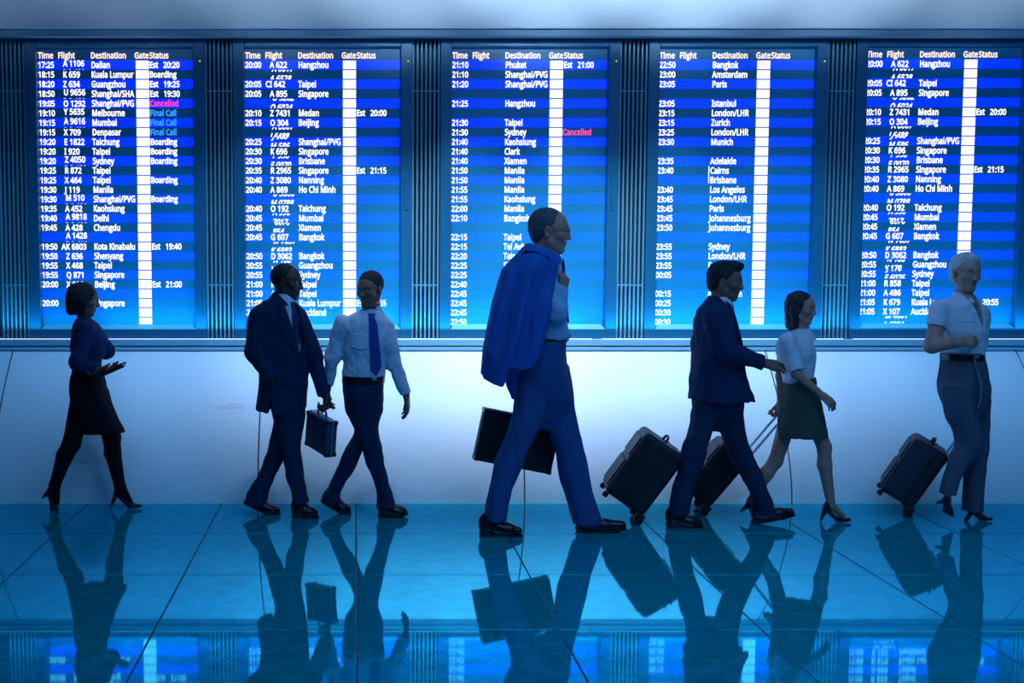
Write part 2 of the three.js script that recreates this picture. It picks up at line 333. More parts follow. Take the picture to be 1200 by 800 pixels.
// stacked elliptic sections along y: [y, cx, cz, rx, rz], from top to bottom; the ends are cut flat
function loft(secs, power = 2.3) {
  const n = secs.length, top = secs[0][0], bot = secs[n - 1][0];
  return (x, y, z) => {
    let i = 0;
    while (i < n - 2 && y < secs[i + 1][0]) i++;
    const A = secs[i], B = secs[i + 1];
    let t = (A[0] - y) / (A[0] - B[0]); t = Math.min(1, Math.max(0, t));
    const P0 = secs[Math.max(i - 1, 0)], P3 = secs[Math.min(i + 2, n - 1)], q = [0, 0, 0, 0];
    for (let k = 1; k < 5; k++) {
      const m1 = (B[k] - P0[k]) * 0.5, m2 = (P3[k] - A[k]) * 0.5, t2 = t * t, t3 = t2 * t;
      q[k - 1] = (2 * t3 - 3 * t2 + 1) * A[k] + (t3 - 2 * t2 + t) * m1 + (-2 * t3 + 3 * t2) * B[k] + (t3 - t2) * m2;
    }
    const u = Math.abs(x - q[0]) / q[2], w = Math.abs(z - q[1]) / q[3];
    const k0 = Math.pow(Math.pow(u, power) + Math.pow(w, power), 1 / power) + 1e-9;
    const dx = x - q[0], dz = z - q[1], len = Math.hypot(dx, dz);
    const d = k0 < 0.02 ? -Math.min(q[2], q[3]) : len * (1 - 1 / k0) * (k0 > 1 ? 0.9 : 0.9);
    return Math.max(d, y - top, bot - y);
  };
}
// polygon seen from the front (picture points at a depth), pushed through z0..z1
function prism(pts, depth, z0, z1) {
  const P = pts.map(([a, b]) => at(a, b, depth));
  return (x, y, z) => {
    let d = 1e9, s = -1;
    for (let i = 0, j = P.length - 1; i < P.length; j = i++) {
      const ex = P[j].x - P[i].x, ey = P[j].y - P[i].y, wx = x - P[i].x, wy = y - P[i].y;
      const t = Math.min(1, Math.max(0, (wx * ex + wy * ey) / (ex * ex + ey * ey)));
      d = Math.min(d, Math.hypot(wx - ex * t, wy - ey * t));
      if ((P[i].y > y) !== (P[j].y > y) && x < (P[j].x - P[i].x) * (y - P[i].y) / (P[j].y - P[i].y) + P[i].x) s = -s;
    }
    return Math.max(-s * d, z0 - z, z - z1);
  };
}
class Field {
  constructor() { this.ops = []; }
  add(f, k = 0) { this.ops.push([0, f, k]); return this; }
  sub(f, k = 0) { this.ops.push([1, f, k]); return this; }
  and(f, k = 0) { this.ops.push([2, f, k]); return this; }
  bump(f) { this.ops.push([3, f, 0]); return this; }
  get fn() {
    const ops = this.ops;
    return (x, y, z) => {
      let d = 1e3;
      for (let i = 0; i < ops.length; i++) {
        const o = ops[i], v = o[1](x, y, z);
        if (o[0] === 0) d = smin(d, v, o[2]); else if (o[0] === 1) d = smax(d, -v, o[2]); else if (o[0] === 2) d = smax(d, v, o[2]); else if (d < 0.06) d += v;
      }
      return d;
    };
  }
}
const grow = (f, r) => (x, y, z) => f(x, y, z) - r;
const inter = (f, g) => (x, y, z) => Math.max(f(x, y, z), g(x, y, z));
const folds = (sx, sy, sz, amp, off = 0) => (x, y, z) => amp * 1.5 * (noise(x * sx + off, y * sy, z * sz) + 0.5 * noise(x * sx * 2.1, y * sy * 2.1 + off, z * sz * 2.1));
function net(f, lo, hi, h) {
  const nx = Math.ceil((hi.x - lo.x) / h) + 1, ny = Math.ceil((hi.y - lo.y) / h) + 1, nz = Math.ceil((hi.z - lo.z) / h) + 1;
  const val = new Float32Array(nx * ny * nz), S = 4, id = (i, j, k) => (k * ny + j) * nx + i;
  for (let k = 0; k < nz; k += S) for (let j = 0; j < ny; j += S) for (let i = 0; i < nx; i += S) {
    const ie = Math.min(i + S, nx), je = Math.min(j + S, ny), ke = Math.min(k + S, nz);
    const c = f(lo.x + (i + ie - 1) / 2 * h, lo.y + (j + je - 1) / 2 * h, lo.z + (k + ke - 1) / 2 * h);
    const far = Math.abs(c) > h * S * 2.1 + 0.015;
    for (let c2 = k; c2 < ke; c2++) for (let b = j; b < je; b++) for (let a = i; a < ie; a++)
      val[id(a, b, c2)] = far ? c : f(lo.x + a * h, lo.y + b * h, lo.z + c2 * h);
  }
  const pos = [], nor = [], uv = [], cell = new Int32Array(nx * ny * nz).fill(-1), idx = [];
  const corner = [[0, 0, 0], [1, 0, 0], [0, 1, 0], [1, 1, 0], [0, 0, 1], [1, 0, 1], [0, 1, 1], [1, 1, 1]];
  const edges = [[0, 1], [2, 3], [4, 5], [6, 7], [0, 2], [1, 3], [4, 6], [5, 7], [0, 4], [1, 5], [2, 6], [3, 7]];
  const v = new Float32Array(8), e = h * 0.6;
  for (let k = 0; k < nz - 1; k++) for (let j = 0; j < ny - 1; j++) for (let i = 0; i < nx - 1; i++) {
    let mask = 0;
    for (let c = 0; c < 8; c++) { v[c] = val[id(i + corner[c][0], j + corner[c][1], k + corner[c][2])]; if (v[c] < 0) mask |= 1 << c; }
    if (mask === 0 || mask === 255) continue;
    let sx = 0, sy = 0, sz = 0, n = 0;
    for (const [a, b] of edges) {
      if ((v[a] < 0) === (v[b] < 0)) continue;
      const t = v[a] / (v[a] - v[b]), A = corner[a], B = corner[b];
      sx += A[0] + (B[0] - A[0]) * t; sy += A[1] + (B[1] - A[1]) * t; sz += A[2] + (B[2] - A[2]) * t; n++;
    }
    const x = lo.x + (i + sx / n) * h, y = lo.y + (j + sy / n) * h, z = lo.z + (k + sz / n) * h;
    let gx = f(x + e, y, z) - f(x - e, y, z), gy = f(x, y + e, z) - f(x, y - e, z), gz = f(x, y, z + e) - f(x, y, z - e);
    const gl = Math.hypot(gx, gy, gz) || 1;
    cell[id(i, j, k)] = pos.length / 3;
    pos.push(x, y, z); nor.push(gx / gl, gy / gl, gz / gl); uv.push(x * 4, y * 4);
  }
  const quad = (a, b, c, d, flip) => { if (a < 0 || b < 0 || c < 0 || d < 0) return; flip ? idx.push(a, c, b, a, d, c) : idx.push(a, b, c, a, c, d); };
  for (let k = 1; k < nz - 1; k++) for (let j = 1; j < ny - 1; j++) for (let i = 1; i < nx - 1; i++) {
    const a = val[id(i, j, k)] < 0;
    if (a !== (val[id(i + 1, j, k)] < 0)) quad(cell[id(i, j - 1, k - 1)], cell[id(i, j, k - 1)], cell[id(i, j, k)], cell[id(i, j - 1, k)], !a);
    if (a !== (val[id(i, j + 1, k)] < 0)) quad(cell[id(i - 1, j, k - 1)], cell[id(i - 1, j, k)], cell[id(i, j, k)], cell[id(i, j, k - 1)], !a);
    if (a !== (val[id(i, j, k + 1)] < 0)) quad(cell[id(i - 1, j - 1, k)], cell[id(i, j - 1, k)], cell[id(i, j, k)], cell[id(i - 1, j, k)], !a);
  }
  const g = new THREE.BufferGeometry();
  g.setAttribute('position', new THREE.Float32BufferAttribute(pos, 3)); g.setAttribute('normal', new THREE.Float32BufferAttribute(nor, 3)); g.setAttribute('uv', new THREE.Float32BufferAttribute(uv, 2));
  g.setIndex(idx);
  return g;
}
// ------------------------------------------------------------------ people
const cloth = noiseTexture(128, (u, v) => { const n = 214 + 18 * Math.sin(u * Math.PI * 128) * Math.sin(v * Math.PI * 128) + 26 * (rnd() - 0.5); return [n, n, n]; });
cloth.repeat.set(2, 2);
const fabric = (name, c, rough = 0.85) => {
  const m = new THREE.MeshPhysicalMaterial({ name, color: lit(...c), roughness: rough, specularIntensity: 0.3, map: cloth, bumpMap: cloth, bumpScale: 0.0006 });
  return M[name] = m;
};
const skin = (name, c) => std(name, c, 0.5);
std('eye_white', [0.42, 0.42, 0.42], 0.35);
std('eye_dark', [0.02, 0.015, 0.012], 0.2);
std('black_leather', [0.006, 0.007, 0.012], 0.28);
std('sole_rubber', [0.008, 0.008, 0.011], 0.6);
std('silver', [0.65, 0.68, 0.72], 0.25, { metalness: 0.9 });
std('gold', [0.8, 0.5, 0.15], 0.3, { metalness: 0.9 });
std('button', [0.02, 0.025, 0.04], 0.4);

function frameFrom(yaw, pitch = 0, roll = 0) {   // yaw 0 faces the camera, 90 faces picture right; pitch > 0 looks down
  const q = new THREE.Quaternion().setFromEuler(new THREE.Euler(pitch * Math.PI / 180, yaw * Math.PI / 180, roll * Math.PI / 180, 'YXZ'));
  return { x: V(1, 0, 0).applyQuaternion(q), y: V(0, 1, 0).applyQuaternion(q), z: V(0, 0, 1).applyQuaternion(q), q };
}
const inFrame = (fr, c, s) => (x, y, z) => V(0, 0, 0).addScaledVector(fr.x, x * s).addScaledVector(fr.y, y * s).addScaledVector(fr.z, z * s).add(c);
function headField(c, fr, s, o = {}) {
  const L = inFrame(fr, c, s), f = new Field(), e = (x, y, z, a, b, d, k) => f.add(ell(L(x, y, z), a * s, b * s, d * s, fr), k * s), w = o.woman ? 0.94 : 1;
  e(0, 0.035, -0.014, 0.074, 0.088, 0.096, 0);
  e(0, 0.02, 0.03, 0.066, 0.078, 0.066, 0.03);
  e(0, -0.045, 0.032, 0.054 * w, 0.068, 0.058, 0.035);
  e(0, -0.098, 0.060, 0.024 * w, 0.019, 0.021, 0.03);
  for (const m of [-1, 1]) {
    f.add(cap(L(m * 0.055 * w, -0.055, 0.0), L(m * 0.018, -0.098, 0.055), 0.018 * s, 0.016 * s), 0.03 * s);
    e(m * 0.045, -0.02, 0.058, 0.020, 0.016, 0.018, 0.03);
    f.add(cap(L(m * 0.012, 0.022, 0.090), L(m * 0.045, 0.024, 0.068), 0.009 * s, 0.008 * s), 0.018 * s);
    f.sub(ball(L(m * 0.031, 0.003, 0.094), 0.0135 * s), 0.014 * s);
    f.add(ball(L(m * 0.031, 0.002, 0.072), 0.0135 * s), 0.006 * s);
    e(m * 0.011, -0.036, 0.100, 0.009, 0.008, 0.010, 0.008);
    const ef = frameFrom(0); const er = { x: fr.x.clone().multiplyScalar(0.94).addScaledVector(fr.z, m * -0.34).normalize(), y: fr.y, z: fr.z.clone().multiplyScalar(0.94).addScaledVector(fr.x, m * 0.34).normalize() };
    f.add(ell(L(m * 0.078, -0.006, -0.010), 0.009 * s, 0.033 * s, 0.021 * s, er), 0.006 * s);
    f.sub(ell(L(m * 0.088, -0.004, -0.006), 0.007 * s, 0.018 * s, 0.010 * s, er), 0.006 * s);
  }
  f.add(cap(L(0, 0.012, 0.088), L(0, -0.027, 0.105), 0.0085 * s, 0.0102 * s), 0.016 * s);
  f.add(ball(L(0, -0.030, 0.107), 0.0098 * s), 0.010 * s);
  e(0, -0.060, 0.086, 0.024, 0.0065, 0.009, 0.008);
  e(0, -0.071, 0.084, 0.020, 0.0075, 0.009, 0.008);
  f.sub(cap(L(-0.018, -0.0655, 0.096), L(0.018, -0.0655, 0.096), 0.0022 * s, 0.0022 * s), 0.004 * s);
  return f;
}
// hand: wrist point, pointing direction, palm direction, thumb side (+1 / -1), curl of the fingers in degrees per joint
function handField(wrist, dir, palm, side, o = {}) {
  const f = new Field(), s = o.scale ?? 1, d = dir.clone().normalize(), n = palm.clone().addScaledVector(d, -palm.dot(d)).normalize();
  const t = V(0, 0, 0).crossVectors(d, n).multiplyScalar(side);
  const P = (a, b, c) => wrist.clone().addScaledVector(d, a * s).addScaledVector(t, b * s).addScaledVector(n, c * s);
  const curl = o.curl ?? [18, 20, 14], spread = o.spread ?? 3;
  const spec = [[0.030, 0.078, 0.040, 0.024, 0.020], [0.010, 0.083, 0.044, 0.028, 0.021], [-0.010, 0.079, 0.040, 0.026, 0.020], [-0.028, 0.070, 0.031, 0.020, 0.018]];
  f.add(cap(P(-0.07, 0, 0), P(0.0, 0, 0), 0.027 * s, 0.023 * s));
  spec.forEach(([off, base, a, b, c], i) => {
    const knuckle = P(base, off, 0);
    f.add(cap(P(0.012, off * 0.55, 0), knuckle, 0.0145 * s, 0.0105 * s), 0.016 * s);
    let p = knuckle, ang = 0; const fan = (1.5 - i) * spread * Math.PI / 180;
    [a, b, c].forEach((len, j) => {
      ang += ((o.curls?.[i]?.[j]) ?? curl[j]) * Math.PI / 180;
      const dd = d.clone().multiplyScalar(Math.cos(ang)).addScaledVector(n, Math.sin(ang)).addScaledVector(t, Math.tan(fan) * Math.cos(ang)).normalize();
      const q = p.clone().addScaledVector(dd, len * s), r = [0.0095, 0.0086, 0.0078][j] * s * (i === 3 ? 0.88 : 1);
      f.add(cap(p, q, r, r * 0.93), 0.004 * s);
      p = q;
    });
  });
  const th = o.thumb ?? [0.75, 0.55, 0.35];   // thumb direction: along, outward, towards the palm
  const td = d.clone().multiplyScalar(th[0]).addScaledVector(t, th[1]).addScaledVector(n, th[2]).normalize();
  const t0 = P(0.018, 0.018, 0.006), t1 = t0.clone().addScaledVector(td, 0.042 * s), t2 = t1.clone().addScaledVector(td.clone().lerp(d.clone().addScaledVector(n, 0.6), o.thumbBend ?? 0.3).normalize(), 0.032 * s);
  const t3 = t2.clone().addScaledVector(td.clone().lerp(d.clone().addScaledVector(n, 0.9), (o.thumbBend ?? 0.3) + 0.15).normalize(), 0.024 * s);
  f.add(cap(t0, t1, 0.0145 * s, 0.0115 * s), 0.012 * s); f.add(cap(t1, t2, 0.0112 * s, 0.0098 * s), 0.004 * s); f.add(cap(t2, t3, 0.0098 * s, 0.0082 * s), 0.003 * s);
  return { f, centre: P(0.07, 0, 0.02) };
}
class Person {
  constructor(depth, feet, label) {
    this.D = depth; this.base = at(feet, 600, depth); this.base.y = 0;
    this.g = group('person', this.base, label, 'person');
    this.bodyGeo = [];
  }
  p(px, py, dz = 0) { return at(px, py, this.D - dz); }
  secs(list) {   // rows of [py, left, right, half depth, dz]
    return list.map(([py, l, r, rz, dz = 0]) => { const a = at(l, py, this.D - dz), b = at(r, py, this.D - dz); return [a.y, (a.x + b.x) / 2, -this.D + dz, (b.x - a.x) / 2, rz]; });
  }
  loft(list, power) { return loft(this.secs(list), power); }
  prism(pts, dz0 = -2, dz1 = 2) { return prism(pts, this.D, -this.D + dz0, -this.D + dz1); }
  part(name, geo, mat, parent = this.g, label) {
    const list = Array.isArray(geo) ? geo : [geo];
    const m = mesh(name, list.map((x) => x.clone().translate(-this.base.x, 0, -this.base.z)), mat, parent);
    if (label) m.userData.label = label;
    return m;
  }
  sdf(name, f, box, h, mat, parent, label) {   // box: [left, top, right, bottom, dz0, dz1] in picture points and metres
    const fn = typeof f === 'function' ? f : f.fn, [l, t, r, b, z0, z1] = box;
    const A = at(l - 9, b + 7, this.D), B = at(r + 9, t - 7, this.D); A.x = Math.min(A.x, at(l - 9, t - 7, this.D).x); B.x = Math.max(B.x, at(r + 9, b + 7, this.D).x);
    const g = net(fn, V(A.x, A.y, -this.D + z0 - 0.06), V(B.x, B.y, -this.D + z1 + 0.06), h);
    return this.part(name, g, mat, parent, label);
  }
  skin(f, box, h) {
    const fn = f.fn, [l, t, r, b, z0, z1] = box, A = at(l - 9, b + 5, this.D), B = at(r + 9, t - 5, this.D);
    A.x = Math.min(A.x, at(l - 9, t - 5, this.D).x); B.x = Math.max(B.x, at(r + 9, b + 5, this.D).x);
    this.bodyGeo.push(net(fn, V(A.x, A.y, -this.D + z0), V(B.x, B.y, -this.D + z1), h));
  }
  around(f, c, r, h) { this.bodyGeo.push(net(f.fn, V(c.x - r, c.y - r, c.z - r), V(c.x + r, c.y + r, c.z + r), h)); }
  head(px, py, dz, yaw, pitch, scale, o = {}) {
    const c = this.p(px, py, dz), fr = frameFrom(yaw, pitch, o.roll ?? 0), L = inFrame(fr, c, scale);
    const f = headField(c, fr, scale, o);
    f.add(cap(L(0, -0.03, -0.02), o.neck ?? L(0, -0.16, -0.03), (o.neckR ?? 0.052) * scale, (o.neckR ?? 0.052) * scale * 1.08), 0.03 * scale);
    this.around(f, L(0, -0.02, 0.005), 0.165 * scale, 0.0042);
    this.H = { c, fr, L, s: scale, f };
    for (const m of [-1, 1]) {
      this.part('eye', [new THREE.SphereGeometry(0.0128 * scale, 14, 10).translate(...L(m * 0.031, 0.002, 0.0755).toArray())], M.eye_white);
      this.part('iris', [new THREE.SphereGeometry(0.0062 * scale, 10, 8).translate(...L(m * 0.031, 0.002, 0.0835).toArray())], M.eye_dark);
      this.part('eyebrow', [tube([L(m * 0.014, 0.023, 0.099), L(m * 0.030, 0.030, 0.093), L(m * 0.046, 0.025, 0.079)], 0.0034 * scale, 8, 6)], o.brow ?? M.eye_dark);
    }
    this.part('lips', [new THREE.SphereGeometry(1, 14, 8).scale(0.019 * scale, 0.0048 * scale, 0.006 * scale).applyQuaternion(fr.q).translate(...L(0, -0.0605, 0.0905).toArray()), new THREE.SphereGeometry(1, 14, 8).scale(0.017 * scale, 0.0058 * scale, 0.006 * scale).applyQuaternion(fr.q).translate(...L(0, -0.0715, 0.0875).toArray())], o.lips ?? M.skin_dark);
  }
  hair(mat, build, r = 0.2, h = 0.005, label) {   // build(add, L, s) fills a field in head axes
    const { c, fr, s, L } = this.H, f = new Field();
    build(f, L, s, fr);
    const g = net(f.fn, V(c.x - r, c.y - r * 1.15, c.z - r), V(c.x + r, c.y + r, c.z + r), h);
    this.part('hair', g, mat, this.g, label);
  }
  hand(wrist, dir, palm, side, o) { const { f, centre } = handField(wrist, dir, palm, side, o); this.around(f, centre, 0.135 * (o?.scale ?? 1), 0.0034); }
  finish(mat) { this.part('body', this.bodyGeo, mat); }
  // leather lace-up: heel, ball and toe points of the sole; raised points keep their height
  shoe(heel, ball, toe, o = {}) {
    const s = o.size ?? 1, up = (a, b) => { const d = b.clone().sub(a).normalize(); return V(0, 1, 0).addScaledVector(d, -d.y).normalize(); };
    const u1 = up(heel, ball), u2 = up(ball, toe), o1 = (p, k) => p.clone().addScaledVector(u1, k * s), o2 = (p, k) => p.clone().addScaledVector(u2, k * s);
    const d1 = ball.clone().sub(heel).normalize(), f = new Field();
    const hIn = heel.clone().addScaledVector(d1, 0.036 * s), mid = heel.clone().lerp(ball, 0.5), d2 = toe.clone().sub(ball).normalize(), tIn = toe.clone().addScaledVector(d2, -0.03 * s);
    f.add(cap(o1(hIn, 0.045), o1(mid, 0.042), 0.036 * s, 0.034 * s));
    f.add(cap(o1(mid, 0.042), o1(ball, 0.033), 0.036 * s, 0.041 * s), 0.02);
    f.add(cap(o1(hIn, 0.075), o1(hIn.clone().addScaledVector(d1, 0.018), 0.11), 0.036 * s, 0.034 * s), 0.03);
    f.add(cap(o1(hIn, 0.09), o1(mid.clone().addScaledVector(d1, 0.02), 0.055), 0.034 * s, 0.03 * s), 0.03);
    f.add(cap(o2(ball, 0.032), o2(tIn, 0.027), 0.041 * s, 0.028 * s), 0.02);
    const below = (a, n) => (x, y, z) => -((x - a.x) * n.x + (y - a.y) * n.y + (z - a.z) * n.z);
    const floorCut = below(o1(heel, 0.012), u1), toeCut = below(o2(ball, 0.010), u2);
    f.and((x, y, z) => (((x - ball.x) * d1.x + (y - ball.y) * d1.y + (z - ball.z) * d1.z) > 0 ? toeCut : floorCut)(x, y, z), 0);
    const lo = V(Math.min(heel.x, toe.x) - 0.06, -0.02, Math.min(heel.z, toe.z) - 0.08), hi = V(Math.max(heel.x, toe.x) + 0.06, Math.max(heel.y, toe.y) + 0.19, Math.max(heel.z, toe.z) + 0.08);
    const shoe = this.part('shoe', net(f.fn, lo, hi, 0.0055), M.black_leather);
    const sole = new Field();
    const slab = (a, b, u, hw, th, ra) => { const d = b.clone().sub(a), len = d.length(); d.normalize(); const fr = { x: d, y: u, z: V(0, 0, 0).crossVectors(d, u) }; return framed(fr, a.clone().add(b).multiplyScalar(0.5).addScaledVector(u, th), rboxFn(len / 2 + ra, th, hw, Math.min(th, 0.005))); };
    sole.add(inter(slab(heel, ball, u1, 0.038 * s, 0.006 * s, 0.0), grow(f.fn, 0.018))).add(inter(slab(ball, toe, u2, 0.046 * s, 0.005 * s, 0.0), grow(f.fn, 0.016)), 0.004);
    sole.add(inter(slab(heel, heel.clone().addScaledVector(d1, 0.062 * s), u1, 0.036 * s, 0.0125 * s, 0), grow(f.fn, 0.02)), 0);
    const sg = net(sole.fn, lo, hi, 0.005);
    this.part('sole', sg, M.sole_rubber, shoe);
  }
  pump(heel, ball, toe, heelTip, o = {}) {   // court shoe with a heel; heel is the seat of the foot's heel
    const s = o.size ?? 1, f = new Field(), d1 = ball.clone().sub(heel).normalize(), d2 = toe.clone().sub(ball).normalize();
    const u1 = V(0, 1, 0).addScaledVector(d1, -d1.y).normalize();
    const R = (p, k, a = 0) => p.clone().addScaledVector(u1, k * s).addScaledVector(d1, a * s), B = (k) => ball.clone().add(V(0, k * s, 0));
    f.add(cap(R(heel, 0.022, 0.03), R(heel.clone().lerp(ball, 0.55), 0.022), 0.029 * s, 0.026 * s));
    f.add(cap(R(heel.clone().lerp(ball, 0.55), 0.020), B(0.022), 0.026 * s, 0.034 * s), 0.01);
    f.add(cap(B(0.020), toe.clone().addScaledVector(d2, -0.012).add(V(0, 0.014, 0)), 0.034 * s, 0.012 * s), 0.01);
    f.add(cap(R(heel, 0.03, 0.022), R(heel, 0.055, 0.018), 0.027 * s, 0.026 * s), 0.01);
    const cut = R(heel.clone().lerp(ball, 0.5), 0.034);
    f.sub(ell(R(heel.clone().lerp(ball, 0.62), 0.058), 0.085 * s, 0.038 * s, 0.05 * s, { x: d1, y: u1, z: V(0, 0, 0).crossVectors(d1, u1) }), 0.006);
    f.and((x, y, z) => 0.002 + Math.min(ball.y, toe.y) - y, 0);
    const pts = [heel, ball, toe, heelTip], lo = V(Math.min(...pts.map((q) => q.x)) - 0.06, Math.min(...pts.map((q) => q.y)) - 0.02, Math.min(...pts.map((q) => q.z)) - 0.07), hi = V(Math.max(...pts.map((q) => q.x)) + 0.06, Math.max(...pts.map((q) => q.y)) + 0.12, Math.max(...pts.map((q) => q.z)) + 0.07);
    const shoe = this.part('shoe', net(f.fn, lo, hi, 0.0045), M.black_leather);
    const hf = new Field().add(cap(R(heel, 0.008, 0.026), heelTip.clone().add(V(0, 0.006, 0)), (o.block ?? 0.02) * s, (o.tip ?? 0.007) * s)).and((x, y, z) => heelTip.y - y, 0);
    this.part('heel', net(hf.fn, lo, hi, 0.0045), M.sole_rubber, shoe);
  }
  ground(px, dz) { const q = at(px, 600, this.D - dz); return V(q.x, 0, q.z); }
}
const limb = (f, pts, radii, k = 0.03) => { for (let i = 0; i + 1 < pts.length; i++) f.add(cap(pts[i], pts[i + 1], radii[i], radii[i + 1]), k); return f; };
skin('skin_dark', [0.055, 0.026, 0.018]); skin('skin_brown', [0.22, 0.085, 0.06]); skin('skin_light', [0.50, 0.20, 0.15]); skin('lip_red', [0.28, 0.07, 0.07]); skin('lip_dark', [0.05, 0.02, 0.02]);
std('hair_black', [0.005, 0.005, 0.008], 0.75); std('hair_dark', [0.010, 0.008, 0.010], 0.65); std('hair_grey', [0.06, 0.062, 0.08], 0.75); std('hair_silver', [0.52, 0.47, 0.45], 0.55);
fabric('navy_suit', [0.007, 0.030, 0.085]); fabric('navy_trousers', [0.009, 0.036, 0.085]); fabric('white_shirt', [0.64, 0.70, 0.86], 0.8); fabric('blue_tie', [0.02, 0.07, 0.34], 0.55); fabric('dark_tie', [0.02, 0.05, 0.14], 0.6);
fabric('mid_blue_suit', [0.025, 0.12, 0.46]); fabric('mid_blue_trousers', [0.030, 0.095, 0.27]); fabric('pale_blue_shirt', [0.30, 0.45, 0.70], 0.8); fabric('deep_navy_suit', [0.006, 0.032, 0.095]); fabric('olive_skirt', [0.075, 0.09, 0.075]); fabric('cream_blouse', [0.70, 0.68, 0.78], 0.8);
fabric('grey_trousers', [0.085, 0.10, 0.155]); fabric('navy_blouse', [0.012, 0.035, 0.12]); fabric('black_skirt', [0.005, 0.006, 0.014]); fabric('black_tights', [0.004, 0.004, 0.007], 0.6);

const sleeve = (pts, radii, k = 0.03) => {
  const f = limb(new Field(), pts, radii, k), e = pts[pts.length - 1], d = e.clone().sub(pts[pts.length - 2]).normalize(), fn = f.fn;
  return (x, y, z) => Math.max(fn(x, y, z), (x - e.x) * d.x + (y - e.y) * d.y + (z - e.z) * d.z);
};
function core(P, J, s = 1, fold = 0.03) {   // the body under the clothes, on the coarse grid
  const f = new Field(), m = (a, b) => a.clone().add(b).multiplyScalar(0.5);
  f.add(cap(J.neck, J.chest, 0.045 * s, 0.085 * s)); f.add(cap(J.sl, J.sr, 0.045 * s, 0.045 * s), 0.06); f.add(cap(J.chest, J.pelvis, 0.085 * s, 0.085 * s), 0.06); f.add(cap(J.hl, J.hr, (J.hipR ?? 0.07) * s, (J.hipR ?? 0.07) * s), 0.04);
  limb(f, [J.sl, J.el, J.wl], [0.042 * s, 0.034 * s, 0.023 * s]); limb(f, [J.sr, J.er, J.wr], [0.042 * s, 0.034 * s, 0.023 * s]);
  const lr = J.legR ?? [0.052, 0.034, 0.028, 0.022];
  for (const [h, k, a, t] of [[J.hl, J.kl, J.al, J.tl], [J.hr, J.kr, J.ar, J.tr]]) {
    const calf = k.clone().lerp(a, 0.3).addScaledVector(V(-1, 0, 0), J.legR ? 0.012 : 0);
    limb(f, [h, k], [lr[0] * s, lr[1] * s], fold); f.add(cap(k, calf, lr[1] * s, lr[2] * s), 0.02); f.add(cap(calf, a, lr[2] * s, lr[3] * s), 0.02); f.add(cap(a, t, lr[3] * s * 0.95, 0.02 * s), 0.02);
  }
  return f;
}
const gripAt = {};
const BOX = (l, t, r, b, z = 0.42) => [l, t, r, b, -z, z];

